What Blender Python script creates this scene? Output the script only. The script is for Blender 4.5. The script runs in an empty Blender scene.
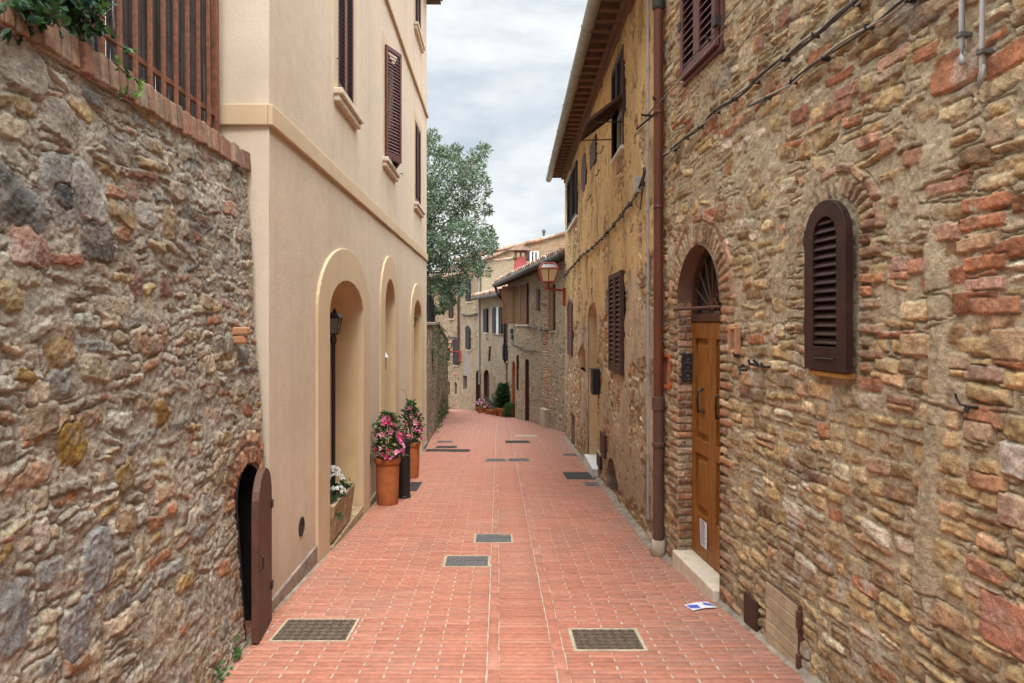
import bpy, bmesh, math, random
import numpy as np
from mathutils import Vector, Matrix

# ------------------------------------------------------------------ camera, sky, sun, exposure
SC = bpy.context.scene
COL = SC.collection
EYE = 1.7
HOR = 323.0
FPX = 682.7
cam_d = bpy.data.cameras.new('camera')
cam = bpy.data.objects.new('camera', cam_d)
COL.objects.link(cam)
cam.location = (0, 0, EYE)
cam.rotation_euler = (math.radians(90), 0, 0)
cam_d.lens = 24.0
cam_d.sensor_width = 36.0
cam_d.shift_y = -(341.5 - HOR) / 1024.0
cam_d.clip_start = 0.05
cam_d.clip_end = 3000
SC.camera = cam

SUN_EL, SUN_AZ = 60.0, 168.0          # azimuth clockwise from +Y (ahead): the sun stands behind the camera
world = bpy.data.worlds.new('World')
SC.world = world
world.use_nodes = True
wn, wl = world.node_tree.nodes, world.node_tree.links
wn.clear()
w_out = wn.new('ShaderNodeOutputWorld')
w_bg = wn.new('ShaderNodeBackground')
w_sky = wn.new('ShaderNodeTexSky')
w_sky.sky_type = 'NISHITA'
w_sky.sun_disc = False
w_sky.sun_elevation = math.radians(SUN_EL)
w_sky.sun_rotation = math.radians(SUN_AZ)
w_tc = wn.new('ShaderNodeTexCoord')
w_sep = wn.new('ShaderNodeSeparateXYZ')
w_map = wn.new('ShaderNodeMapping')
w_map.inputs['Scale'].default_value = (1.6, 1.6, 5.0)
w_map.inputs['Location'].default_value = (0.35, 0.2, 0.1)
w_n1 = wn.new('ShaderNodeTexNoise')
w_n1.inputs['Scale'].default_value = 1.7
w_n1.inputs['Detail'].default_value = 7
w_n1.inputs['Roughness'].default_value = 0.55
w_n1.inputs['Distortion'].default_value = 0.25
w_r1 = wn.new('ShaderNodeValToRGB')           # cloud cover: thin places let a little blue through
w_r1.color_ramp.elements[0].position = 0.30
w_r1.color_ramp.elements[0].color = (0.75, 0.75, 0.75, 1)
w_r1.color_ramp.elements[1].position = 0.50
w_r1.color_ramp.elements[1].color = (1, 1, 1, 1)
w_r2 = wn.new('ShaderNodeValToRGB')           # grey bellies and white tops of the clouds
w_r2.color_ramp.elements[0].position = 0.33
w_r2.color_ramp.elements[0].color = (7.6, 8.4, 8.95, 1)
w_r2.color_ramp.elements[1].position = 0.60
w_r2.color_ramp.elements[1].color = (12.2, 12.5, 12.7, 1)
w_grad = wn.new('ShaderNodeMapRange')         # sky above the view made far brighter overhead, to light the alley
w_grad.inputs['From Min'].default_value = 0.44
w_grad.inputs['From Max'].default_value = 0.90
w_grad.inputs['To Min'].default_value = 0.50
w_grad.inputs['To Max'].default_value = 3.6
w_mul = wn.new('ShaderNodeVectorMath'); w_mul.operation = 'SCALE'
w_mix = wn.new('ShaderNodeMixRGB')
w_bg.inputs['Strength'].default_value = 0.10
wl.new(w_tc.outputs['Generated'], w_sep.inputs[0])
wl.new(w_tc.outputs['Generated'], w_map.inputs['Vector'])
wl.new(w_map.outputs[0], w_n1.inputs['Vector'])
wl.new(w_n1.outputs['Fac'], w_r1.inputs[0])
wl.new(w_n1.outputs['Fac'], w_r2.inputs[0])
wl.new(w_sep.outputs['Z'], w_grad.inputs['Value'])
wl.new(w_r2.outputs[0], w_mul.inputs[0])
wl.new(w_grad.outputs[0], w_mul.inputs['Scale'])
wl.new(w_r1.outputs[0], w_mix.inputs['Fac'])
wl.new(w_sky.outputs[0], w_mix.inputs[1])
wl.new(w_mul.outputs[0], w_mix.inputs[2])
wl.new(w_mix.outputs[0], w_bg.inputs[0])
wl.new(w_bg.outputs[0], w_out.inputs[0])

sun_d = bpy.data.lights.new('sun', 'SUN')
sun_d.energy = 1.5
sun_d.angle = math.radians(14)
sun_d.color = (1.0, 0.95, 0.87)
sun = bpy.data.objects.new('sun', sun_d)
COL.objects.link(sun)
_az, _el = math.radians(SUN_AZ), math.radians(SUN_EL)
sun_dir = Vector((math.sin(_az) * math.cos(_el), math.cos(_az) * math.cos(_el), math.sin(_el)))
sun.rotation_euler = sun_dir.to_track_quat('Z', 'Y').to_euler()
sun.location = (0, -4, 14)
SC.view_settings.view_transform = 'Standard'
SC.view_settings.look = 'None'
SC.view_settings.exposure = 0.8
SC.view_settings.gamma = 1.0
SC.view_settings.use_curve_mapping = False
SC.cycles.max_bounces = 6
SC.cycles.diffuse_bounces = 4

# ------------------------------------------------------------------ helpers: noise
rs = np.random.default_rng(11)
random.seed(5)
TAB = rs.random((256, 256))

def vnoise(x, y, seed=0):
    xi = np.floor(x).astype(np.int64); yi = np.floor(y).astype(np.int64)
    fx = x - xi; fy = y - yi
    fx = fx * fx * (3 - 2 * fx); fy = fy * fy * (3 - 2 * fy)
    a = seed * 37 + 11; b = seed * 91 + 3
    x0 = (xi + a) & 255; x1 = (xi + a + 1) & 255; y0 = (yi + b) & 255; y1 = (yi + b + 1) & 255
    return (TAB[x0, y0] * (1 - fx) + TAB[x1, y0] * fx) * (1 - fy) + (TAB[x0, y1] * (1 - fx) + TAB[x1, y1] * fx) * fy

def fbm(x, y, o=4, seed=0):
    s = 0; a = 0.5; t = 0
    for i in range(o):
        s = s + a * vnoise(x, y, seed + i); t += a
        x = x * 2.03 + 7.1; y = y * 2.03 + 3.7; a *= 0.5
    return s / t

def sstep(a, b, x):
    t = np.clip((x - a) / (b - a), 0, 1)
    return t * t * (3 - 2 * t)

def zs(y):                            # the street falls away from the camera
    y = np.asarray(y, float)
    return np.where(y < 24, -0.07 * y, -1.68 - 0.085 * (y - 24))

def ground_at(px, py):
    kz = (HOR - py) / FPX
    lo, hi = 1.0, 60.0
    for _ in range(60):
        m = (lo + hi) / 2
        if EYE + kz * m > float(zs(m)): lo = m
        else: hi = m
    return ((px - 512) / FPX * lo, lo, float(zs(lo)))

# ------------------------------------------------------------------ helpers: objects
BASE = {}
def tag(o, label=None, cat=None, group=None, kind=None):
    if label: o['label'] = label
    if cat: o['category'] = cat
    if group: o['group'] = group
    if kind: o['kind'] = kind
    return o

def thing(name, label, cat, loc=(0, 0, 0), group=None):
    o = bpy.data.objects.new(name, None)
    o.empty_display_size = 0.2
    COL.objects.link(o)
    o.location = loc
    BASE[o] = np.array(loc, float)
    return tag(o, label, cat, group)

def link_mesh(name, V, F, mat, parent=None, smooth=False, C=None, loc=None, bevel=0):
    V = np.asarray(V, float)
    base = BASE[parent] if parent is not None else (np.array(loc, float) if loc is not None else np.zeros(3))
    V = V - base
    me = bpy.data.meshes.new(name)
    if isinstance(F, np.ndarray):
        n, k = F.shape
        me.vertices.add(len(V)); me.vertices.foreach_set('co', V.astype(np.float32).ravel())
        me.loops.add(n * k); me.loops.foreach_set('vertex_index', F.astype(np.int32).ravel())
        me.polygons.add(n); me.polygons.foreach_set('loop_start', np.arange(0, n * k, k, dtype=np.int32))
        me.update(calc_edges=True)
    else:
        me.from_pydata([tuple(v) for v in V], [], F)
        bm = bmesh.new(); bm.from_mesh(me)
        bmesh.ops.recalc_face_normals(bm, faces=bm.faces)
        bm.to_mesh(me); bm.free()
    if C is not None:
        at = me.attributes.new('Col', 'FLOAT_COLOR', 'POINT')
        cc = np.ones((len(V), 4), np.float32); cc[:, :3] = C
        at.data.foreach_set('color', cc.ravel())
    if smooth:
        me.polygons.foreach_set('use_smooth', np.ones(len(me.polygons), bool))
    me.materials.append(mat)
    o = bpy.data.objects.new(name, me)
    COL.objects.link(o)
    if parent is not None: o.parent = parent
    else: o.location = base
    BASE[o] = base
    if bevel:
        b = o.modifiers.new('bevel', 'BEVEL'); b.width = bevel; b.segments = 2; b.limit_method = 'ANGLE'; b.angle_limit = 0.7
    return o

class MB:
    def __init__(s, T=None):
        s.v = []; s.f = []; s.T = T or (lambda x, y, z: (x, y, z)); s.c = []
    def add(s, vs, fs, col=None):
        n = len(s.v)
        s.v += [s.T(*p) for p in vs]
        s.f += [tuple(i + n for i in f) for f in fs]
        s.c += [col or (1, 1, 1)] * len(vs)
        return s
    def box(s, x0, x1, y0, y1, z0, z1, col=None):
        vs = [(x, y, z) for z in (z0, z1) for y in (y0, y1) for x in (x0, x1)]
        return s.add(vs, [(0, 2, 3, 1), (4, 5, 7, 6), (0, 1, 5, 4), (2, 6, 7, 3), (0, 4, 6, 2), (1, 3, 7, 5)], col)
    def obox(s, c, h, R, col=None):
        vs = []
        for z in (-1, 1):
            for y in (-1, 1):
                for x in (-1, 1):
                    p = Vector(c) + R @ Vector((x * h[0], y * h[1], z * h[2])); vs.append(tuple(p))
        return s.add(vs, [(0, 2, 3, 1), (4, 5, 7, 6), (0, 1, 5, 4), (2, 6, 7, 3), (0, 4, 6, 2), (1, 3, 7, 5)], col)
    def tube(s, pts, r, n=8, caps=True, col=None):
        pts = [Vector(p) for p in pts]
        rr = r if isinstance(r, (list, tuple)) else [r] * len(pts)
        vs = []; fs = []
        up = Vector((0.03, 0.02, 1))
        for i, p in enumerate(pts):
            d = (pts[min(i + 1, len(pts) - 1)] - pts[max(i - 1, 0)]).normalized()
            a = d.cross(up)
            if a.length < 0.2: a = d.cross(Vector((1, 0.1, 0)))
            a.normalize(); b = d.cross(a)
            for k in range(n):
                t = 2 * math.pi * k / n
                vs.append(tuple(p + (a * math.cos(t) + b * math.sin(t)) * rr[i]))
        for i in range(len(pts) - 1):
            for k in range(n):
                fs.append((i * n + k, i * n + (k + 1) % n, (i + 1) * n + (k + 1) % n, (i + 1) * n + k))
        if caps:
            fs.append(tuple(range(n))); fs.append(tuple((len(pts) - 1) * n + k for k in reversed(range(n))))
        return s.add(vs, fs, col)
    def lathe(s, cx, cy, prof, n=24, sx=1, sy=1, col=None):
        vs = []; fs = []
        for r, z in prof:
            for k in range(n):
                t = 2 * math.pi * k / n
                vs.append((cx + r * math.cos(t) * sx, cy + r * math.sin(t) * sy, z))
        for i in range(len(prof) - 1):
            for k in range(n):
                fs.append((i * n + k, i * n + (k + 1) % n, (i + 1) * n + (k + 1) % n, (i + 1) * n + k))
        fs.append(tuple(range(n))); fs.append(tuple((len(prof) - 1) * n + k for k in range(n)))
        return s.add(vs, fs, col)
    def prism(s, poly, y0, y1, col=None):      # polygon in (x, z), extruded along y
        n = len(poly)
        vs = [(x, y0, z) for x, z in poly] + [(x, y1, z) for x, z in poly]
        fs = [tuple(range(n)), tuple(range(2 * n - 1, n - 1, -1))]
        fs += [(i, (i + 1) % n, n + (i + 1) % n, n + i) for i in range(n)]
        return s.add(vs, fs, col)
    def ring(s, inner, outer, y0, y1, col=None):   # open band between two polylines in (x, z)
        n = len(inner)
        vs = [(x, y, z) for y in (y0, y1) for pl in (inner, outer) for x, z in pl]
        fs = []
        for i in range(n - 1):
            a, b, c, d = i, i + 1, n + i + 1, n + i
            fs += [(a, b, c, d), (2 * n + a, 2 * n + d, 2 * n + c, 2 * n + b), (a, 2 * n + a, 2 * n + b, b), (d, c, 2 * n + c, 2 * n + d)]
        fs += [(0, n, 3 * n, 2 * n), (n - 1, 3 * n - 1, 4 * n - 1, 2 * n - 1)]
        return s.add(vs, fs, col)
    def strip(s, pl, y0, y1, col=None):        # a polyline in (x, z) swept from y0 to y1, no caps
        n = len(pl)
        vs = [(x, y, z) for y in (y0, y1) for x, z in pl]
        return s.add(vs, [(i, i + 1, n + i + 1, n + i) for i in range(n - 1)], col)
    def build(s, name, mat, parent=None, bevel=0, smooth=False, loc=None, cols=False):
        return link_mesh(name, s.v, s.f, mat, parent, smooth, np.array(s.c) if cols else None, loc, bevel)

# ------------------------------------------------------------------ helpers: materials
def mat(name, col, rough=0.7, var=0.25, scale=12.0, bump=0.15, bscale=60.0, metal=0.0, bdist=0.004, hue=None, attr=False, stretch=None, spec=0.35, trans=0.0):
    m = bpy.data.materials.new(name); m.use_nodes = True
    nt = m.node_tree; N = nt.nodes; L = nt.links
    b = N['Principled BSDF']
    b.inputs['Roughness'].default_value = rough
    b.inputs['Metallic'].default_value = metal
    b.inputs['Specular IOR Level'].default_value = spec
    tc = N.new('ShaderNodeTexCoord')
    vec = tc.outputs['Object']
    if stretch:
        mp = N.new('ShaderNodeMapping'); mp.inputs['Scale'].default_value = stretch
        L.new(vec, mp.inputs['Vector']); vec = mp.outputs[0]
    n1 = N.new('ShaderNodeTexNoise'); n1.inputs['Scale'].default_value = scale; n1.inputs['Detail'].default_value = 6; n1.inputs['Roughness'].default_value = 0.62
    L.new(vec, n1.inputs['Vector'])
    r = N.new('ShaderNodeValToRGB')
    lo = 1 - var; hi = 1 + var
    h = hue or (1, 1, 1)
    r.color_ramp.elements[0].position = 0.28; r.color_ramp.elements[0].color = (lo, lo, lo, 1)
    r.color_ramp.elements[1].position = 0.72; r.color_ramp.elements[1].color = (hi * h[0], hi * h[1], hi * h[2], 1)
    L.new(n1.outputs['Fac'], r.inputs[0])
    mx = N.new('ShaderNodeMixRGB'); mx.blend_type = 'MULTIPLY'; mx.inputs['Fac'].default_value = 1.0
    if attr:
        a = N.new('ShaderNodeAttribute'); a.attribute_name = 'Col'
        L.new(a.outputs['Color'], mx.inputs[1])
    else:
        mx.inputs[1].default_value = (*col, 1)
    L.new(r.outputs[0], mx.inputs[2])
    L.new(mx.outputs[0], b.inputs['Base Color'])
    if bump:
        n2 = N.new('ShaderNodeTexNoise'); n2.inputs['Scale'].default_value = bscale; n2.inputs['Detail'].default_value = 7; n2.inputs['Roughness'].default_value = 0.65
        L.new(vec, n2.inputs['Vector'])
        bp = N.new('ShaderNodeBump'); bp.inputs['Strength'].default_value = bump; bp.inputs['Distance'].default_value = bdist
        L.new(n2.outputs['Fac'], bp.inputs['Height']); L.new(bp.outputs[0], b.inputs['Normal'])
    if trans:
        t = N.new('ShaderNodeBsdfTranslucent'); L.new(mx.outputs[0], t.inputs['Color'])
        ms = N.new('ShaderNodeMixShader'); ms.inputs[0].default_value = trans
        L.new(b.outputs[0], ms.inputs[1]); L.new(t.outputs[0], ms.inputs[2])
        L.new(ms.outputs[0], N['Material Output'].inputs['Surface'])
    return m

M = {}
def grit(m, scale, var, pit=0.5):
    """a second, finer layer of grain and small pits on a stone material"""
    nt = m.node_tree; N = nt.nodes; L = nt.links; b = N['Principled BSDF']
    src = b.inputs['Base Color'].links[0].from_socket
    tc = N.new('ShaderNodeTexCoord')
    n = N.new('ShaderNodeTexNoise'); n.inputs['Scale'].default_value = scale; n.inputs['Detail'].default_value = 5; n.inputs['Roughness'].default_value = 0.7
    L.new(tc.outputs['Object'], n.inputs['Vector'])
    r = N.new('ShaderNodeValToRGB'); r.color_ramp.elements[0].position = 0.36; r.color_ramp.elements[1].position = 0.64
    r.color_ramp.elements[0].color = (1 - var, 1 - var, 1 - var, 1); r.color_ramp.elements[1].color = (1 + var * .8, 1 + var * .8, 1 + var * .8, 1)
    L.new(n.outputs['Fac'], r.inputs[0])
    mx = N.new('ShaderNodeMixRGB'); mx.blend_type = 'MULTIPLY'; mx.inputs['Fac'].default_value = 1
    L.new(src, mx.inputs[1]); L.new(r.outputs[0], mx.inputs[2]); L.new(mx.outputs[0], b.inputs['Base Color'])
    old = b.inputs['Normal'].links[0].from_node
    bp = N.new('ShaderNodeBump'); bp.inputs['Strength'].default_value = pit; bp.inputs['Distance'].default_value = 0.006
    L.new(n.outputs['Fac'], bp.inputs['Height']); L.new(old.outputs[0], bp.inputs['Normal']); L.new(bp.outputs[0], b.inputs['Normal'])
    return m
M['masonry'] = grit(mat('masonry', (1, 1, 1), 0.92, 0.30, 36, 0.8, 70, attr=True, bdist=0.014, spec=0.2), 150, .26, .7)
M['masonry_far'] = mat('masonry_far', (1, 1, 1), 0.92, 0.22, 14, 0.5, 40, attr=True, bdist=0.02, spec=0.2)
M['brick_paving'] = mat('brick_paving', (1, 1, 1), 0.78, 0.20, 24, 0.4, 130, attr=True, bdist=0.004, spec=0.3)
M['coping_brick'] = mat('coping_brick', (1, 1, 1), 0.9, 0.38, 22, 0.6, 80, attr=True, bdist=0.008, spec=0.2)
M['plaster'] = mat('plaster', (1, 1, 1), 0.9, 0.07, 9, 0.6, 60, bdist=0.006, spec=0.2, attr=True)
M['plaster_trim'] = mat('plaster_trim', (0.56, 0.425, 0.275), 0.9, 0.07, 3.5, 0.4, 90, bdist=0.004, spec=0.2)
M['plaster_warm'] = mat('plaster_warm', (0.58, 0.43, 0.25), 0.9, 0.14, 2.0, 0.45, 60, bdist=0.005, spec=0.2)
M['skirting'] = mat('skirting', (0.26, 0.20, 0.155), 0.9, 0.4, 9, 0.8, 30, bdist=0.012)
M['shutter_brown'] = mat('shutter_brown', (0.115, 0.046, 0.042), 0.5, 0.18, 20, 0.15, 50)
M['shutter_dark'] = mat('shutter_dark', (0.033, 0.013, 0.010), 0.5, 0.4, 14, 0.2, 50)
M['shutter_worn'] = mat('shutter_worn', (0.06, 0.028, 0.018), 0.65, 0.35, 26, 0.4, 60)
M['shutter_orange'] = mat('shutter_orange', (0.19, 0.085, 0.032), 0.65, 0.3, 16, 0.3, 50)
M['shutter_grey'] = mat('shutter_grey', (0.035, 0.033, 0.040), 0.7, 0.3, 16, 0.3, 50)
M['white_paint'] = mat('white_paint', (0.62, 0.62, 0.60), 0.6, 0.12, 14, 0.2, 60)
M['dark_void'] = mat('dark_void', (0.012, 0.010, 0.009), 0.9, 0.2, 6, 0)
M['door_wood'] = mat('door_wood', (0.225, 0.090, 0.019), 0.48, 0.55, 7, 0.35, 30, stretch=(11, 11, 0.6), hue=(1.06, 1.0, 0.85))
M['dark_wood'] = mat('dark_wood', (0.075, 0.032, 0.016), 0.6, 0.35, 8, 0.3, 30, stretch=(8, 8, 0.8))
M['pale_wood'] = mat('pale_wood', (0.42, 0.32, 0.21), 0.8, 0.3, 7, 0.4, 40)
M['marble'] = mat('marble', (0.60, 0.51, 0.39), 0.6, 0.18, 12, 0.3, 60)
M['iron'] = mat('iron', (0.022, 0.017, 0.015), 0.55, 0.3, 40, 0.3, 120, spec=0.5)
M['rust'] = mat('rust', (0.215, 0.088, 0.050), 0.85, 0.4, 30, 0.5, 120)
M['rust_dark'] = mat('rust_dark', (0.095, 0.042, 0.027), 0.6, 0.3, 14, 0.3, 90)
M['pipe_paint'] = mat('pipe_paint', (0.125, 0.038, 0.019), 0.5, 0.25, 7, 0.2, 60, stretch=(1, 1, 0.3))
M['pipe_iron'] = mat('pipe_iron', (0.105, 0.055, 0.042), 0.55, 0.22, 12, 0.3, 60)
M['zinc'] = mat('zinc', (0.30, 0.315, 0.285), 0.5, 0.3, 9, 0.15, 50, metal=0.15)
M['zinc_dark'] = mat('zinc_dark', (0.05, 0.05, 0.047), 0.6, 0.3, 12, 0.15, 50)
M['conduit'] = mat('conduit', (0.34, 0.33, 0.31), 0.5, 0.15, 20, 0.1, 60)
M['cable'] = mat('cable', (0.055, 0.050, 0.045), 0.6, 0.4, 30, 0.2, 90)
M['cable_pale'] = mat('cable_pale', (0.30, 0.27, 0.225), 0.6, 0.3, 30, 0.2, 90)
M['terracotta'] = mat('terracotta', (0.36, 0.115, 0.036), 0.75, 0.24, 9, 0.25, 70)
M['terracotta_pale'] = mat('terracotta_pale', (0.40, 0.20, 0.105), 0.85, 0.2, 20, 0.4, 90)
M['black_plastic'] = mat('black_plastic', (0.016, 0.015, 0.016), 0.4, 0.2, 20, 0.1, 80)
M['black_cloth'] = mat('black_cloth', (0.016, 0.015, 0.019), 0.8, 0.3, 6, 0.3, 30)
M['reed'] = mat('reed', (0.055, 0.045, 0.042), 0.9, 0.65, 9, 0.6, 50, stretch=(14, 14, 0.6))
M['trough_stone'] = mat('trough_stone', (0.34, 0.25, 0.145), 0.9, 0.6, 9, 0.8, 40, bdist=0.01)
M['earth'] = mat('earth', (0.10, 0.075, 0.05), 1.0, 0.3, 6, 0.5, 20)
M['leaf'] = mat('leaf', (1, 1, 1), 0.55, 0.2, 20, 0.0, attr=True, trans=0.25)
M['petal'] = mat('petal', (1, 1, 1), 0.6, 0.12, 30, 0.0, attr=True, trans=0.25)
M['bark'] = mat('bark', (0.13, 0.105, 0.08), 0.95, 0.35, 14, 0.9, 30, bdist=0.02, stretch=(3, 3, 0.7))
M['roof_tile'] = mat('roof_tile', (1, 1, 1), 0.9, 0.35, 6, 0.5, 40, attr=True, bdist=0.01)
M['soffit_brick'] = mat('soffit_brick', (0.165, 0.092, 0.058), 0.9, 0.3, 10, 0.5, 50)
M['grate'] = mat('grate', (0.135, 0.10, 0.072), 0.65, 0.3, 20, 0.4, 80, metal=0.3)
M['grate_grey'] = mat('grate_grey', (0.115, 0.11, 0.105), 0.65, 0.3, 20, 0.4, 80, metal=0.2)
M['grate_black'] = mat('grate_black', (0.03, 0.029, 0.030), 0.7, 0.3, 20, 0.4, 80)
M['cement'] = mat('cement', (0.40, 0.325, 0.235), 0.95, 0.28, 14, 0.6, 60)
M['cement_grey'] = mat('cement_grey', (0.25, 0.205, 0.155), 0.95, 0.5, 10, 0.7, 50)
M['paper'] = mat('paper', (0.70, 0.69, 0.74), 0.7, 0.04, 10, 0.0)
M['ink'] = mat('ink', (0.10, 0.10, 0.14), 0.7, 0.04, 10, 0.0)
M['ink_blue'] = mat('ink_blue', (0.07, 0.11, 0.42), 0.6, 0.15, 30, 0.0)
M['lamp_red'] = mat('lamp_red', (0.33, 0.060, 0.045), 0.5, 0.2, 14, 0.1, 60)
M['lamp_glass'] = mat('lamp_glass', (0.60, 0.50, 0.30), 0.25, 0.12, 6, 0.0, spec=0.5)
M['lamp_glass_grey'] = mat('lamp_glass_grey', (0.36, 0.37, 0.35), 0.25, 0.12, 6, 0.0, spec=0.5)
M['smoked_glass'] = mat('smoked_glass', (0.16, 0.15, 0.14), 0.12, 0.1, 6, 0.0, spec=0.6)
M['pane'] = mat('pane', (0.015, 0.017, 0.020), 0.08, 0.1, 3, 0.0, spec=0.6)
M['dish_red'] = mat('dish_red', (0.30, 0.055, 0.050), 0.55, 0.15, 5, 0.0)
M['teal_paint'] = mat('teal_paint', (0.05, 0.17, 0.18), 0.6, 0.2, 8, 0.2, 50)
M['ground'] = mat('ground', (0.20, 0.15, 0.11), 1.0, 0.3, 2, 0.3, 10)
M['orange_paint'] = mat('orange_paint', (0.40, 0.105, 0.03), 0.6, 0.2, 12, 0.2, 60)
M['ochre_wood'] = mat('ochre_wood', (0.37, 0.19, 0.045), 0.7, 0.25, 8, 0.3, 40, stretch=(5, 5, 0.8))

# ------------------------------------------------------------------ helpers: masonry walls with real relief
class Wall:
    """A wall plane: u runs along it, v is height, h stands out of it."""
    def __init__(s, o, t, n=None, batter=None):
        t = np.array(t, float); s.t = t / np.hypot(*t); s.o = np.array(o, float)
        n = np.array(n, float) if n is not None else np.array((-s.t[1], s.t[0]))
        s.n = n / np.hypot(*n); s.batter = batter
    def map(s, u, h, v):
        b = s.batter(u, v) if s.batter else 0
        return (s.o[0] + s.t[0] * u + s.n[0] * (h + b), s.o[1] + s.t[1] * u + s.n[1] * (h + b), v)
    def T(s): return lambda u, h, v: s.map(u, h, v)
    def hit(s, px, py, h=0.0):
        kx = (px - 512) / FPX; hh = h; u = v = 0
        for _ in range(6 if s.batter else 1):
            ox, oy = s.o[0] + s.n[0] * hh, s.o[1] + s.n[1] * hh
            u = (kx * oy - ox) / (s.t[0] - kx * s.t[1])
            v = EYE + (HOR - py) / FPX * (oy + s.t[1] * u)
            if s.batter: hh = h + float(s.batter(u, v))
        return u, v
    def rect(s, x0, x1, y0, y1, h=0.0):
        a = s.hit(x0, y0, h); b = s.hit(x1, y1, h)
        c = s.hit((x0 + x1) / 2, y0, h)[1]; d = s.hit((x0 + x1) / 2, y1, h)[1]
        return min(a[0], b[0]), max(a[0], b[0]), min(c, d), max(c, d)

def arch_pts(u0, u1, v0, vs, rise, n=18):
    c = (u0 + u1) / 2; a = (u1 - u0) / 2
    return [(u0, v0)] + [(c - a * math.cos(math.pi * i / n), vs + rise * math.sin(math.pi * i / n)) for i in range(n + 1)] + [(u1, v0)]

def in_open(op, U, V):
    if callable(op): return op(U, V)
    u0, u1, v0, v1 = op[:4]
    m = (U > u0) & (U < u1) & (V > v0) & (V < v1)
    if len(op) > 4:
        vs = op[4]; c = (u0 + u1) / 2; a = (u1 - u0) / 2
        m &= (V < vs) | (((U - c) / a) ** 2 + ((V - vs) / (v1 - vs)) ** 2 < 1)
    return m

def pick(pal):
    r = random.random() * sum(p[0] for p in pal)
    for p in pal:
        r -= p[0]
        if r <= 0: break
    k = random.uniform(0.72, 1.25); c = p[1]
    return tuple(max(0.01, c[i] * k * random.uniform(0.97, 1.03)) for i in range(3))

def courses(u0, u1, v0, v1, hr, wr, pal, prot=(0.008, 0.026), jit=0.25, rnd=0.5, brick=None, rot=0.05, skip=None):
    """stones laid in rough courses; brick = (probability, palette) mixes in flat bricks"""
    out = []
    v = v0
    while v < v1:
        ch = random.uniform(*hr); u = u0 - random.uniform(0, wr[1])
        while u < u1:
            w = random.uniform(*wr) * (1.25 if random.random() < 0.18 else 1)
            sub = [(v, ch)]
            if ch > hr[0] * 1.45 and random.random() < 0.45:
                f = random.uniform(0.4, 0.6); sub = [(v, ch * f), (v + ch * f, ch * (1 - f))]
            for vv, hh in sub:
                cu = u + w / 2 + random.uniform(-1, 1) * jit * 0.03; cv = vv + hh / 2 + random.uniform(-1, 1) * jit * hh * 0.5
                if skip and skip(cu, cv): continue
                isb = brick and random.random() < brick[0]
                gap = random.uniform(0.004, 0.011)
                col = pick(brick[1] if isb else pal)
                out.append(dict(c=(cu, cv), h=(max(0.012, w / 2 - gap), max(0.010, hh / 2 - gap * 0.8)), rot=random.gauss(0, rot),
                                r=0.22 if isb else random.uniform(rnd * 0.6, rnd), p=random.uniform(*prot), tu=random.gauss(0, 0.05), tv=random.gauss(0, 0.08), col=col, b=bool(isb)))
            u += w
        v += ch
    return out

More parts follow.
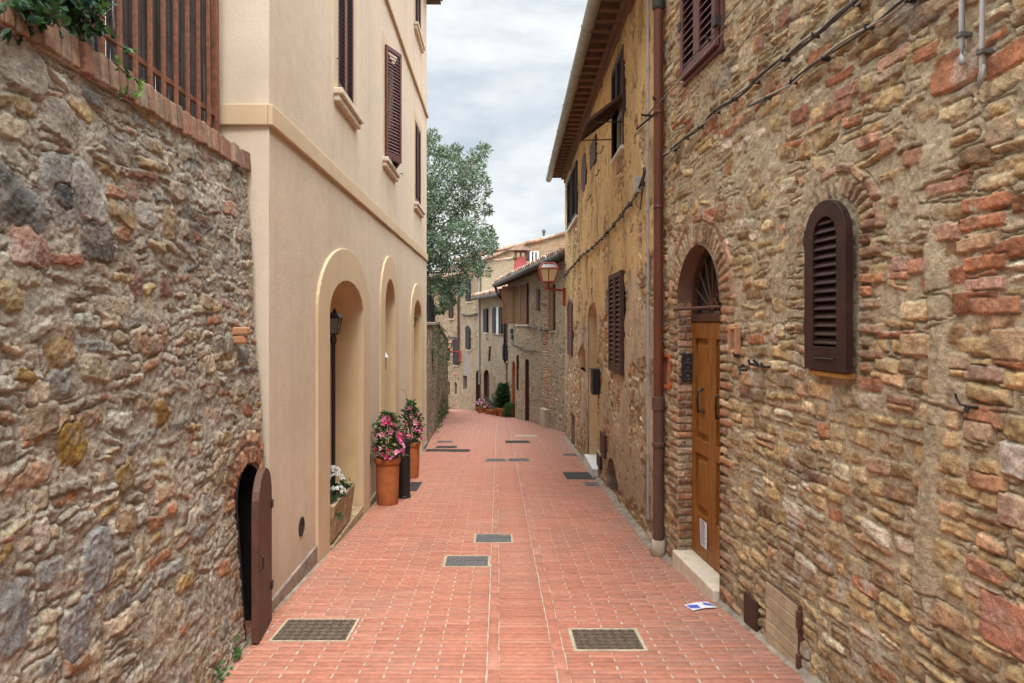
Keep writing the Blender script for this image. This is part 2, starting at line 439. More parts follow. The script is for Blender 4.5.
def eval_patch(us, vs, stones, P):
    U, V = np.meshgrid(us, vs)
    sh = U.shape
    W = P.get('warp', 0.02); ws = P.get('wscale', 0.22)
    WU = U + W * 2 * (fbm(U / ws, V / ws, 3, 1) - 0.5); WV = V + W * 2 * (fbm(U / ws, V / ws, 3, 5) - 0.5)
    E = P.get('edge', 0.012) * 2 * (fbm(U / 0.045, V / 0.045, 3, 9) - 0.5)
    DM = np.full(sh, 1.0); H = np.full(sh, -1.0); ID = np.full(sh, -1, np.int32)
    mg = W * 1.2 + 0.03
    for i, s in enumerate(stones):
        cu, cv = s['c']; hw, hh = s['h']; R = math.hypot(hw, hh) + mg
        i0, i1 = np.searchsorted(us, (cu - R, cu + R)); j0, j1 = np.searchsorted(vs, (cv - R, cv + R))
        if i1 <= i0 or j1 <= j0: continue
        sl = (slice(j0, j1), slice(i0, i1))
        ca, sa = math.cos(s['rot']), math.sin(s['rot'])
        du = WU[sl] - cu; dv = WV[sl] - cv
        x = du * ca + dv * sa; y = -du * sa + dv * ca
        r = s['r'] * min(hw, hh)
        qx = np.abs(x) - (hw - r); qy = np.abs(y) - (hh - r)
        d = np.hypot(np.maximum(qx, 0), np.maximum(qy, 0)) + np.minimum(np.maximum(qx, qy), 0) - r + E[sl] * (0.35 if s['b'] else 1)
        DM[sl] = np.minimum(DM[sl], np.where(d > 0, d, 1.0))
        bev = min(P.get('bev', 0.02), min(hw, hh) * 0.8) * (0.5 if s['b'] else 1)
        t = np.clip(-d / bev, 0, 1)
        hg = s['p'] * P.get('ps', 1) * (2 * t - t * t) - 0.02 * (1 - t) + (s['tu'] * x + s['tv'] * y) * (0.35 if s['b'] else 1) * P.get('tilt', 1)
        if not s['b'] and P.get('facet'):
            fa = np.random.default_rng(i * 7 + 1).normal(0, P['facet'], (3, 2)); pk = s['p'] * P.get('ps', 1) + .004
            for ax_, ay_ in fa: hg = np.minimum(hg, pk * 1.15 + ax_ * x + ay_ * y)
        m = (d < 0) & (hg > H[sl])
        if s.get('top'): m = d < 0
        H[sl][m] = hg[m] + (0.2 if s.get('top') else 0); ID[sl][m] = i
    top = H > 0.1; H[top] -= 0.2
    big = fbm(U / 0.7, V / 0.7, 3, 21) - 0.5
    fine = fbm(U / 0.03, V / 0.03, 4, 33) - 0.5
    med = fbm(U / 0.09, V / 0.09, 4, 41) - 0.5
    MH = P.get('m0', 0.0) + P.get('mamp', 0.01) * 2 * big + P.get('mrough', 0.008) * fine * 2
    MH = MH - P.get('gap', 0.010) * sstep(.013, .002, DM) * sstep(.40, .58, fbm(U / .22, V / .22, 3, 71))
    if 'mfun' in P: MH = MH + P['mfun'](U, V)
    rid = 1 - np.abs(2 * fbm(U / 0.06, V / 0.045, 3, 55) - 1)
    isb = np.array([1.0 if s['b'] else 0.0 for s in stones] + [0.0])[ID]
    SH = H + P.get('rough', 0.008) * ((med * 2 + rid * 0.7 - 0.5)) * (1 - 0.65 * isb) + P.get('grit', .004) * (fbm(U / .018, V / .018, 3, 49) - .5) * 2
    mk = sstep(-0.0025, 0.0035, SH - MH) * (ID >= 0)
    h = np.where(ID >= 0, np.maximum(SH, MH), MH)
    SC_ = np.array([s['col'] for s in stones] + [(0.2, 0.2, 0.2)])[ID]
    mott = 1 + P.get('mott', 0.55) * (fbm(U / 0.055, V / 0.05, 4, 61) - 0.5) * 2
    SC_ = SC_ * mott[..., None]
    ov = sstep(0.55, 0.72, fbm(U / 0.11, V / 0.09, 4, 77))[..., None] * P.get('dust', 0.5)   # lime dust on the faces
    SC_ = SC_ * (1 - ov) + np.array(P['mcol']) * 0.95 * ov
    mc = np.array(P['mcol']) * (1 + 0.5 * (fbm(U / 0.25, V / 0.25, 4, 83) - 0.5) * 2 * P.get('mvar', 0.5) + fine * 0.5)[..., None]
    C = SC_ * mk[..., None] + mc * (1 - mk[..., None])
    if 'post' in P: h, C = P['post'](U, V, h, C)
    return U, V, h, np.clip(C, 0.005, 0.9)

def axis(a, b, step, extra=()):
    n = max(2, int(round((b - a) / step)) + 1)
    x = np.linspace(a, b, n)
    for e in extra:
        if a < e < b: x[1 + np.argmin(np.abs(x[1:-1] - e))] = e
    return np.unique(x)

def masonry(wall, patches, stones, P, openings=(), box=None, name='wall', mat_=None, parent=None):
    """patches: (u0,u1,v0,v1,step[,vstep]); box: (thickness, u0, u1, v0, v1) closes the body of the wall behind the face"""
    VV = []; FF = []; CC = []; off = 0
    eu = [e for op in openings if not callable(op) for e in op[:2]]
    ev = [e for op in openings if not callable(op) for e in ((op[2], op[3]) if len(op) == 4 else (op[2],))]
    for pt in patches:
        u0, u1, v0, v1, st = pt[:5]
        us = axis(u0, u1, st, eu); vs = axis(v0, v1, pt[5] if len(pt) > 5 else st, ev)
        U, V, h, C = eval_patch(us, vs, stones, P)
        x, y, z = wall.map(U, h, V)
        n, m = U.shape
        idx = np.arange(n * m).reshape(n, m)
        F = np.stack([idx[:-1, :-1], idx[:-1, 1:], idx[1:, 1:], idx[1:, :-1]], -1).reshape(-1, 4)
        uc = (U[:-1, :-1] + U[1:, 1:]) / 2; vc = (V[:-1, :-1] + V[1:, 1:]) / 2
        keep = np.ones(uc.shape, bool)
        for op in openings: keep &= ~in_open(op, uc, vc)
        F = F[keep.ravel()]
        VV.append(np.stack([x, y, z + 0 * x], -1).reshape(-1, 3)); FF.append(F + off); CC.append(C.reshape(-1, 3)); off += n * m
    if box:
        th, a, b, c, d = box
        ps = [wall.map(u, hh, v) for hh in (-0.02, -th) for v in (c, d) for u in (a, b)]
        ps = [(float(p[0]), float(p[1]), float(p[2])) for p in ps]
        VV.append(np.array(ps)); CC.append(np.tile(np.array(P['mcol']) * 0.9, (8, 1)))
        FF.append(np.array([(0, 4, 6, 2), (1, 3, 7, 5), (2, 6, 7, 3), (4, 5, 7, 6)]) + off)
    return link_mesh(name, np.concatenate(VV), np.concatenate(FF), mat_ or M['masonry'], parent, True, np.concatenate(CC))

def voussoirs(uc, vs, r0, r1, n, pal, a0=0.0, a1=math.pi, rise=1.0, prot=(0.018, 0.03), fill=0.80):
    out = []
    for i in range(n):
        t = a0 + (a1 - a0) * (i + 0.5) / n
        rm = (r0 + r1) / 2
        out.append(dict(c=(uc + rm * math.cos(t), vs + rm * math.sin(t) * rise), h=((r1 - r0) / 2 - 0.003, rm * (a1 - a0) / n / 2 * fill), rot=t + random.gauss(0, 0.03),
                        r=0.25, p=random.uniform(*prot), tu=0, tv=0, col=pick(pal), b=True))
    return out

def quoins(u_edge, side, v0, v1, pal, hb=0.062, L=(0.13, 0.26), prot=(0.016, 0.028)):
    out = []; v = v0; k = 0
    while v < v1:
        l = L[k % 2] * random.uniform(0.9, 1.1)
        out.append(dict(c=(u_edge + side * l / 2, v + hb / 2), h=(l / 2 - 0.003, hb / 2 - 0.007), rot=random.gauss(0, 0.02), r=0.25, p=random.uniform(*prot), tu=0, tv=0, col=pick(pal), b=True))
        v += hb * random.uniform(0.95, 1.08); k += 1
    return out

PAL_TAN = [(6, (0.46, 0.315, 0.155)), (4, (0.38, 0.25, 0.122)), (3, (0.53, 0.395, 0.225)), (2.0, (0.27, 0.165, 0.085)), (1.2, (0.50, 0.30, 0.165)), (0.8, (0.57, 0.47, 0.33))]
PAL_BRICK = [(3, (0.40, 0.17, 0.085)), (2, (0.34, 0.135, 0.072)), (2, (0.44, 0.22, 0.12)), (1, (0.25, 0.11, 0.065))]
PAL_JAMB = [(3, (0.40, 0.19, 0.10)), (3, (0.36, 0.22, 0.13)), (3, (0.44, 0.30, 0.185)), (2, (0.26, 0.14, 0.088))]
PAL_RUB = [(5, (0.38, 0.31, 0.225)), (3, (0.30, 0.24, 0.18)), (5, (0.44, 0.345, 0.24)), (1.8, (0.38, 0.25, 0.175)), (2.2, (0.38, 0.26, 0.115)), (1.8, (0.46, 0.415, 0.35)), (1.2, (0.235, 0.22, 0.205)), (0.7, (0.36, 0.20, 0.14))]
PAL_FAR = [(w_, tuple(.80 * q for q in c_)) for w_, c_ in [(5, (0.36, 0.27, 0.17)), (4, (0.30, 0.22, 0.135)), (2, (0.42, 0.33, 0.22)), (2, (0.24, 0.175, 0.115)), (1, (0.36, 0.21, 0.13)), (0.8, (0.46, 0.40, 0.31))]]

# ------------------------------------------------------------------ the ground, the street
yy = np.concatenate([[-400, -60], np.arange(-20, 60, 4), [80, 160, 400]]).astype(float)
def zt(y):
    y = np.clip(y, -20, 46); return float(zs(y))
gv = []; gf = []
for i, y in enumerate(yy):
    for x in (-400, -30, -8, 8, 30, 400): gv.append((x, y, zt(y) - 0.08))
for i in range(len(yy) - 1):
    for k in range(5): gf.append((i * 6 + k, i * 6 + k + 1, i * 6 + k + 7, i * 6 + k + 6))
tag(link_mesh('ground', gv, gf, M['ground']), kind='structure')

def build_street():
    pit = 0.0535; rows = []
    y = -2.0; k = 0
    V = []; C = []
    brick = []
    while y < 37.5:
        sh = 0.02 * y
        def put(x0, x1, ya=y, yb=y + pit): brick.append((x0 - sh, x1 - sh, ya, yb))
        xl = -6.5 if y > 29 else (-2.9 if y > 15 else -2.25)
        L = 0.288
        off = (k % 2) * 0.5 * L + random.uniform(-0.012, 0.012)
        x = 0.395 + (off - L if k % 2 else 0)
        first = True
        while x < 2.3:
            a = max(x, 0.395); b = x + L
            if b - a > 0.03: put(a, b)
            x = b
        put(0.0, 0.33)
        x = -0.065
        x = -0.065 if not k % 2 else -0.065 + 0.5 * L + random.uniform(-0.01, 0.01)
        while x > xl:
            b = min(x, -0.065); a = x - L
            if b - a > 0.03: put(a, b)
            x = a
        if k % 5 == 0:
            put(-0.070, 0.0055, y, y + 5 * pit); put(0.3245, 0.401, y, y + 5 * pit)
        y += pit; k += 1
    B = np.array(brick); n = len(B)
    g = np.random.default_rng(3)
    jx = g.normal(0, 0.0015, n)
    x0 = B[:, 0] + 0.0056 + jx; x1 = B[:, 1] - 0.0056 + jx; y0 = B[:, 2] + 0.0017; y1 = B[:, 3] - 0.0017
    dz = g.normal(0, 0.0008, n); tx = g.normal(0, 0.003, n); ty = g.normal(0, 0.006, n)
    bv = 0.0022
    def corner(xa, ya, lev):
        cx = (x0 + x1) / 2; cy = (y0 + y1) / 2
        return np.stack([xa, ya, zs(ya) + lev + dz + tx * (xa - cx) + ty * (ya - cy)], -1)
    pts = [corner(x0 + bv, y0 + bv, 0), corner(x1 - bv, y0 + bv, 0), corner(x1 - bv, y1 - bv, 0), corner(x0 + bv, y1 - bv, 0),
           corner(x0, y0, -0.003), corner(x1, y0, -0.003), corner(x1, y1, -0.003), corner(x0, y1, -0.003),
           corner(x0, y0, -0.014), corner(x1, y0, -0.014), corner(x1, y1, -0.014), corner(x0, y1, -0.014)]
    V = np.stack(pts, 1).reshape(-1, 3)
    f = [(0, 1, 2, 3)]
    for a in range(4):
        b = (a + 1) % 4
        f += [(4 + a, 4 + b, b, a), (8 + a, 8 + b, 4 + b, 4 + a)]
    f = np.array(f)
    F = (f[None] + (np.arange(n) * 12)[:, None, None]).reshape(-1, 4)
    base = np.array([(0.38, 0.150, 0.096), (0.395, 0.162, 0.106), (0.365, 0.140, 0.090), (0.405, 0.178, 0.120), (0.355, 0.143, 0.096)])
    col = base[g.choice(5, n, p=[.34, .28, .18, .1, .1])] * g.uniform(0.92, 1.07, (n, 1))
    cx = (x0 + x1) / 2; cy = (y0 + y1) / 2
    w = sstep(0.45, 0.7, fbm(cx / 0.9, cy / 1.6, 4, 17))[:, None]        # worn, dusty patches
    col = col * (1 - 0.20 * w) + np.array((0.42, 0.23, 0.16)) * 0.20 * w
    dirt = sstep(0.52, 0.75, fbm(cx / 0.28, cy / 0.5, 4, 27))[:, None] * 0.22 + 0.25 * sstep(.55, .25, 1.5 - cx - .1 * (7 - np.clip(cy, 0, 7)))[:, None] * (fbm(cx / .2, cy / .3, 3, 29) > .45)[:, None]
    col = col * (1 - dirt) + np.array((0.23, 0.165, 0.125)) * dirt
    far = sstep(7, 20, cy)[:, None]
    col = col * (1 - 0.55 * far) + np.array((0.285, 0.155, 0.122)) * 0.55 * far  # distant bricks coloured darker and greyer for the shade down the street
    Cc = np.repeat(col, 12, axis=0)
    # mortar bed
    mv = []; mf = []; ys = np.arange(-2.0, 38.0, 0.5)
    for yv in ys:
        for xv in (-7.0, 2.6): mv.append((xv, yv, float(zs(yv)) - 0.0045))
    for i in range(len(ys) - 1): mf.append((2 * i, 2 * i + 1, 2 * i + 3, 2 * i + 2))
    nb = len(V)
    V = np.concatenate([V, np.array(mv)]); F = np.concatenate([F, np.array(mf) + nb])
    Cc = np.concatenate([Cc, np.tile((0.40, 0.34, 0.27), (len(mv), 1))])
    tag(link_mesh('street', V, F, M['brick_paving'], None, False, Cc), kind='structure')
build_street()

def cement_edge(pts_in, w, name):
    """a narrow ragged cement fillet along the foot of a wall; pts_in: (x, y, dirx)"""
    v = []; f = []
    for i, (x, y, s) in enumerate(pts_in):
        ww = w * (0.75 + 0.5 * float(fbm(np.array([y * 2.3]), np.array([x]), 3, 7)[0]) + random.uniform(-.06, .06))
        z = float(zs(y)); v += [(x, y, z + 0.035), (x + s * ww * 0.55, y, z + 0.013), (x + s * ww, y, z + 0.001)]
    for i in range(len(pts_in) - 1):
        for k in range(2): f.append((3 * i + k, 3 * i + k + 1, 3 * i + k + 4, 3 * i + k + 3))
    tag(link_mesh(name, v, f, M['cement_grey']), kind='structure')
cement_edge([(2.05 - 0.1 * y, y, -1) for y in np.arange(0, 6.5, 0.06)], 0.065, 'kerb_strip')
cement_edge([(1.385, y, -1) for y in np.arange(6.5, 17.5, 0.08)], 0.085, 'kerb_strip')
cement_edge([(-1.635 - 0.05 * (y - 3.7), y, 1) for y in np.arange(0, 4.7, 0.06)], 0.035, 'kerb_strip')
cement_edge([(-1.614 - 0.019 * y - 0.01, y, 1) for y in np.arange(4.8, 15.2, 0.1)], 0.05, 'kerb_strip')

# raised gardens behind the two left-hand walls
mb = MB(); mb.box(-14, -2.2, -6, 4.7, -2, 2.6); tag(mb.build('garden_terrace', M['earth']), kind='structure')
mb = MB()
gy = [15.6, 29.0]; xa = -2.25; xb = -3.05
mb.add([(xa, 15.6, 1.25), (xb, 29, 0.75), (-14, 29, 0.9), (-14, 15.6, 1.25), (xa, 15.6, -4), (xb, 29, -4), (-14, 29, -4), (-14, 15.6, -4)],
       [(0, 1, 2, 3), (4, 5, 1, 0), (5, 6, 2, 1), (6, 7, 3, 2), (7, 4, 0, 3)])
tag(mb.build('garden_terrace', M['earth']), kind='structure')

# ------------------------------------------------------------------ left: the rubble retaining wall
def bat(u, v):
    return -(0.212 - 0.0 * u) * np.clip((v + 0.3) / 3.05, -0.2, 1.1) + 0.03 * (np.asarray(u) - 3.7) * np.clip((v + 0.3) / 3.05, 0, 1.1)
WL = Wall((-1.62 + 0.05 * 3.7, 0), (-0.05, 1), (1, 0.05), bat)
U_END = 4.74
ret = thing('stone_retaining_wall', 'rubble stone garden wall with brick coping beside the narrow street', 'wall', (-1.65, 2.5, -0.2))
DO = (4.21, 4.655, -0.6, 0.78, 0.56)              # the cellar door opening (u0,u1,v0,crown,spring)
def skipL(u, v): return (u > 4.03 and v < DO[4]) or math.hypot(u - (DO[0] + DO[1]) / 2, v - DO[4]) < .47
st = courses(-2.0, U_END, -0.5, 2.76, (0.055, 0.13), (0.10, 0.28), PAL_RUB, prot=(0.006, 0.048), jit=0.8, rnd=0.6, brick=(0.08, PAL_BRICK), rot=0.13, skip=skipL)
BIGL = [(22, 62, 66, .13, .10, (.40, .35, .29)), (70, 190, 66, .17, .16, (.30, .285, .265)), (20, 195, 60, .13, .17, (.20, .19, .18)), (75, 446, 40, .085, .095, (.25, .145, .035)), (160, 411, 34, .075, .06, (.30, .165, .04)),
        (126, 474, 34, .075, .07, (.235, .15, .055)), (96, 560, 34, .1, .12, (.27, .265, .265)), (15, 615, 40, .11, .13, (.24, .235, .235)), (42, 533, 20, .045, .05, (.52, .42, .35)),
        (33, 478, 52, .13, .05, (.42, .25, .16)), (160, 627, 60, .16, .15, (.38, .31, .24)), (95, 240, 40, .11, .09, (.13, .115, .10)), (62, 197, 25, .05, .05, (.14, .14, .14)),
        (22, 372, 30, .06, .03, (.26, .165, .05)), (88, 190, 60, .12, .14, (.36, .33, .29)), (168, 225, 30, .08, .09, (.33, .24, .13)), (135, 275, 40, .06, .13, (.29, .18, .14)),
        (80, 625, 50, .12, .10, (.27, .26, .265)), (190, 520, 30, .07, .06, (.50, .44, .37)), (225, 440, 24, .07, .06, (.27, .19, .07)), (30, 250, 40, .12, .07, (.34, .185, .13)), (205, 300, 30, .08, .05, (.36, .27, .17)),
        (120, 150, 40, .12, .06, (.31, .26, .21)), (60, 120, 40, .13, .07, (.34, .29, .23)), (175, 190, 30, .09, .06, (.37, .27, .16)), (210, 575, 24, .035, .04, (.55, .50, .43)), (150, 345, 24, .10, .05, (.34, .20, .13)),
        (40, 420, 40, .11, .06, (.30, .22, .15)), (120, 365, 30, .07, .06, (.27, .20, .15)), (205, 505, 30, .07, .07, (.30, .27, .235)), (125, 520, 30, .10, .06, (.33, .23, .14))]
for px, py, _, a, b, c in BIGL:
    u, v = WL.hit(px, py)
    st.append(dict(c=(u, v), h=(a, b), rot=random.gauss(0, 0.12), r=random.uniform(0.45, 0.8), p=random.uniform(0.03, 0.055), tu=random.gauss(0, 0.05), tv=random.gauss(0, 0.06), col=c, b=False, top=True))
st += voussoirs((DO[0] + DO[1]) / 2, DO[4], 0.232, 0.345, 13, PAL_BRICK[:3], 0, math.pi, 0.98, prot=(.05, .07))
st += voussoirs((DO[0] + DO[1]) / 2, DO[4], 0.355, 0.43, 9, PAL_JAMB, 0.2, math.pi, 1.0, prot=(.045, .065))
st += quoins(DO[0], -1, -0.45, DO[4], PAL_JAMB, 0.07, (0.1, 0.19))
def postL(U, V, h, C):
    hi = sstep(0.9, 2.5, V + 0.9 * (fbm(U / 0.8, V / 0.8, 3, 91) - 0.5))
    g = C.mean(-1, keepdims=True)
    C = C * (1 - 0.22 * hi[..., None]) + g * np.array((0.98, 0.98, 0.97)) * 0.22 * hi[..., None]
    dk = sstep(0.60, 0.75, fbm(U / 0.35, V / 0.22, 5, 97)) * (0.15 + 0.65 * hi)         # black lichen
    C = C * (1 - dk[..., None] * 0.6)
    li = sstep(0.66, 0.76, fbm(U / 0.14, V / 0.14, 4, 103)) * (0.3 + 0.5 * hi)           # pale lichen
    C = C * (1 - 0.55 * li[..., None]) + np.array((0.46, 0.44, 0.40)) * 0.55 * li[..., None]
    C = C * np.array((.91, .91, .885))
    return h + 0.04 * (fbm(U / 0.6, V / 0.6, 3, 88) - 0.5), C
PL = dict(facet=.12, bev=0.010, ps=.33, tilt=.28, m0=0.003, mamp=0.007, mrough=0.011, warp=0.035, wscale=0.20, edge=0.016, rough=0.0030, grit=.006, mott=0.5, dust=0.45, mcol=(0.385, 0.335, 0.272), mvar=0.7, post=postL)
masonry(WL, [(-1.5, 1.95, -0.5, 2.75, 0.022), (1.95, 3.2, -0.45, 2.75, 0.0058), (3.2, U_END, -0.5, 2.75, 0.0075)], st, PL, [DO], (0.45, -1.5, U_END, -0.6, 2.75), 'wall', M['masonry'], ret)
# cellar recess, sides and back coloured near-black for the shade inside
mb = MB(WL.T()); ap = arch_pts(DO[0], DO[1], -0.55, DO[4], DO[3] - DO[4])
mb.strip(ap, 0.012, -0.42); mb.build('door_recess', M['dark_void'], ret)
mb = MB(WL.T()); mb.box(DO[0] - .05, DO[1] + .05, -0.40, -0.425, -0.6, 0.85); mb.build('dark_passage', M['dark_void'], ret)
# brick coping: bricks laid across the wall top
g = MB(WL.T())
u = -1.5
while u < U_END + 0.03:
    w = random.uniform(0.058, 0.072)
    c = random.choice([(.25, .15, .10), (.29, .17, .115), (.22, .14, .10), (.31, .21, .15), (.27, .135, .09), (.26, .20, .15)])
    k = random.uniform(.8, 1.15); c = tuple(q * k for q in c)
    o = random.uniform(-0.008, 0.012); zz = random.uniform(-0.006, 0.006)
    g.box(u + 0.004, u + w - 0.004, -0.27, 0.028 + o, 2.752 + zz, 2.885 + zz, c)
    u += w
g.box(-1.5, U_END + 0.02, -0.262, 0.012, 2.748, 2.872, (0.30, 0.25, 0.20))
g.build('coping', M['coping_brick'], ret, bevel=0.008, cols=True)
# small plank door standing ajar
hx, hy, _ = WL.map(4.655, 0.0, 0.0)
ang = math.radians(9)
def Tdoor(x, y, z):      # x from the hinge towards the camera, y out of the leaf
    return (hx + 0.018 + x * math.sin(ang) + y * math.cos(ang), hy - x * math.cos(ang) + y * math.sin(ang), z)
mb = MB(Tdoor)
prof = [(0.0, -0.335), (0.0, 0.52)] + [(0.215 - 0.215 * math.cos(math.pi * i / 12), 0.54 + 0.215 * math.sin(math.pi * i / 12)) for i in range(1, 12)] + [(0.43, 0.52), (0.43, -0.285)]
mb.prism(prof, -0.012, 0.032)
dr = mb.build('cellar_door', M['rust_dark'], ret, bevel=0.003)
mb = MB(Tdoor)
for z in (-0.1, 0.45): mb.box(0.0, 0.05, 0.033, 0.043, z, z + 0.05)
mb.tube([(0.39, 0.034, 0.15), (0.39, 0.05, 0.16), (0.39, 0.05, 0.24), (0.39, 0.034, 0.25)], 0.006)
mb.build('hinge', M['iron'], dr)
# the broken end of a brick sticking out of the wall
u, v = WL.hit(233, 327)
mb = MB(WL.T()); mb.box(u - 0.05, u + 0.03, -0.05, 0.10, v - 0.05, v + 0.0); mb.box(u - 0.045, u + 0.02, -0.05, 0.085, v - 0.105, v - 0.055)
mb.build('projecting_brick', M['terracotta_pale'], ret, bevel=0.01)

# iron railing and its reed screen on the coping
rail = thing('iron_railing', 'rusty iron railing of upright bars on top of the rubble wall', 'railing', WL.map(3.3, -0.15, 2.88))
def rb(u0, u1, h0, h1, v0, v1, name, m=M['rust'], par=rail, bv=0.002):
    b = MB(WL.T()); b.box(u0, u1, h0, h1, v0, v1); return b.build(name, m, par, bevel=bv)
for z in (2.93, 3.10, 4.30): rb(0.6, 4.66, -0.165, -0.145, z, z + 0.032, 'rail')
u = 0.75
while u < 4.6:
    rb(u - 0.010, u + 0.010, -0.142, -0.122, 2.89, 4.42, 'bar'); u += 0.150
rb(4.655, 4.695, -0.18, -0.14, 2.875, 4.5, 'post')
rb(2.55, 2.585, -0.20, -0.166, 2.875, 4.5, 'post')
sc = MB(WL.T())
u = 0.5
while u < 4.82:
    w = random.uniform(0.006, 0.014)
    if random.random() < 0.93:
        k = random.uniform(0.35, 1.5) * (2.2 if random.random() < 0.07 else 1)
        o = random.uniform(-0.006, 0.006); z0 = random.uniform(2.885, 2.93)
        sc.tube([(u, -0.24 + o, z0), (u + random.uniform(-.012, .012), -0.24 - o, 4.35 + random.uniform(-.05, .05))], w / 2, 4, False, (0.075 * k, 0.062 * k, 0.058 * k))
    u += w * 0.50
M['reed_attr'] = mat('reed_attr', (1, 1, 1), 0.9, 0.4, 8, 0.3, 60, attr=True)
s_ = link_mesh('reed_screen', sc.v, sc.f, M['reed_attr'], None, False, np.array(sc.c), WL.map(2.5, -0.24, 2.88))
tag(s_, 'weathered dark reed screen standing behind the rusty railing', 'screen')

# ------------------------------------------------------------------ shutters and windows
def louver(mb, u0, u1, v0, v1, h0, th=0.034, st=0.05, bot=0.10, top=0.06, pitch=0.05, arch=0.0, sl=0.028, c=None):
    """one louvred leaf: stiles, rails and slats in local (u, h, v)"""
    vt = v1 - arch
    mb.box(u0, u0 + st, h0, h0 + th, v0, vt); mb.box(u1 - st, u1, h0, h0 + th, v0, vt)
    mb.box(u0 + st, u1 - st, h0 + .001, h0 + th - .001, v0, v0 + bot)
    if arch:
        o = arch_pts(u0, u1, vt, vt, arch, 20)[1:-1]; i = arch_pts(u0 + st, u1 - st, vt, vt, arch - top, 20)[1:-1]
        mb.ring(i, o, h0, h0 + th)
    else:
        mb.box(u0 + st, u1 - st, h0 + .001, h0 + th - .001, v1 - top, v1)
    v = v0 + bot + 0.012; ve = (v1 - top - 0.02)
    while v < ve:
        a, b = u0 + st - .004, u1 - st + .004
        if arch and v > vt - 0.01:
            k = (v + 0.02 - vt) / (arch - top)
            if k > 0.9: break
            half = (u1 - u0 - 2 * st) / 2 * math.sqrt(1 - max(0, k) ** 2); m = (u0 + u1) / 2; a, b = m - half, m + half
        p = [(h0 + th - .004, v), (h0 + th - .004, v + .007), (h0 + th - .004 - sl, v + pitch * 0.78 + .007), (h0 + th - .004 - sl, v + pitch * 0.78)]
        vs = [(a, x, z) for x, z in p] + [(b, x, z) for x, z in p]
        mb.add(vs, [(0, 1, 2, 3), (7, 6, 5, 4), (0, 4, 5, 1), (1, 5, 6, 2), (2, 6, 7, 3), (3, 7, 4, 0)])
        v += pitch

def leaf_T(wall, u, h, ang, side):
    """frame of a leaf hinged at (u,h): x along the leaf, y its outer face; ang opens it off the wall; side = +1 runs towards +u"""
    ca, sa = math.cos(ang), math.sin(ang)
    def T(x, y, z): return wall.map(u + side * x * ca - side * y * sa * 0 - y * sa * side, h + x * sa + y * ca, z)
    return T

def pane(wall, name, u0, u1, v0, v1, h, parent, m='pane'):
    b = MB(wall.T()); b.box(u0, u1, h - 0.01, h, v0, v1); return b.build(name, M[m], parent)

# ------------------------------------------------------------------ left: the beige plastered house
WB = Wall((-1.614, 0), (-0.019, 1), (1, 0.019))
house = thing('beige_house', 'smooth beige plastered house with three arched recesses and brown shutters', 'house', (-1.75, 8, -0.5))
Y0, Y1 = 4.80, 15.22
AR = [dict(u0=6.42, u1=8.00, vs=1.80, rise=0.34, s=0.42, st=0.34, fl=-0.43, d=0.62),
      dict(u0=9.55, u1=10.46, vs=1.92, rise=0.42, s=0.36, st=0.34, fl=-0.66, d=0.50),
      dict(u0=12.75, u1=14.02, vs=1.80, rise=0.34, s=0.40, st=0.33, fl=-0.90, d=0.50)]
WIN = [(6.82, 7.56), (9.60, 10.42), (13.10, 14.05)]
ops = [(a['u0'], a['u1'], -2, a['vs'] + a['rise'], a['vs']) for a in AR]
for a, b in WIN: ops += [(a, b, 4.02, 5.62), (a, b, 7.44, 8.55)]
def postP(U, V, h, C):
    k = np.ones(U.shape + (3,)) * np.array((0.61, 0.498, 0.372))
    k = k * (1 + .14 * (fbm(U / 1.4, V / 2.2, 5, 401) - .5) * 2)[..., None]
    st_ = sstep(.5, .8, fbm(U / .16, V / 3.5, 4, 405)) * .10                                  # faint rain runs
    for a, b in WIN:
        for zb in (3.86, 7.28):
            m = sstep(.10, .0, np.minimum(np.abs(U - a + .13), np.abs(U - b - .13)) - .05) * sstep(zb - 1.5, zb, V) * (V < zb + .02); st_ = st_ + .22 * m * fbm(U / .05, V / .8, 3, 407)
    dmp = sstep(.75, .05, V - (-.07 * U) + .5 * (fbm(U / .4, V / .4, 4, 411) - .5)) * .30       # damp, dirty foot
    tp = sstep(.35, .0, 3.08 - V) * (V < 3.09) * .10
    f = np.clip(st_ + dmp + tp, 0, .6)[..., None]
    k = k * (1 - f) + np.array((.235, .185, .135)) * f
    pt = sstep(.66, .72, fbm(U / .5, V / .6, 4, 415))[..., None] * .22
    k = k * (1 - pt) + np.array((.60, .52, .42)) * pt
    return h, k
PB = dict(m0=0, mamp=0.006, mrough=0.0012, mcol=(1, 1, 1), mvar=0, post=postP)
masonry(WB, [(Y0, Y1, -1.8, 4.2, 0.032), (Y0, Y1, 4.2, 8.95, 0.05)], [], PB, ops, (6.0, Y0, Y1, -2, 8.95), 'wall', M['plaster'], house)
# end wall at the near corner, in a slightly paler plaster colour
EW = Wall((-1.705, 4.795), (-1, 0), (0, -1))
m_end = mat('plaster_end', (0.60, 0.51, 0.40), 0.9, 0.14, 1.6, 0.6, 60, bdist=0.005, spec=0.2)
mb = MB(EW.T()); mb.box(0.0, 6.0, -0.006, 0.003, -0.6, 8.93); mb.build('end_wall', m_end, house)
# two string courses that turn the corner
for v0, v1, pr in ((3.083, 3.232, 0.032), (6.27, 6.345, 0.045)):
    mb = MB(WB.T()); mb.box(Y0 - pr, Y1 + 0.03, -0.004, pr, v0, v1); mb.box(Y0 - pr, Y0 - .004, -6.0, -0.0045, v0, v1)
    mb.build('string_course', M['plaster_trim'], house, bevel=0.008)
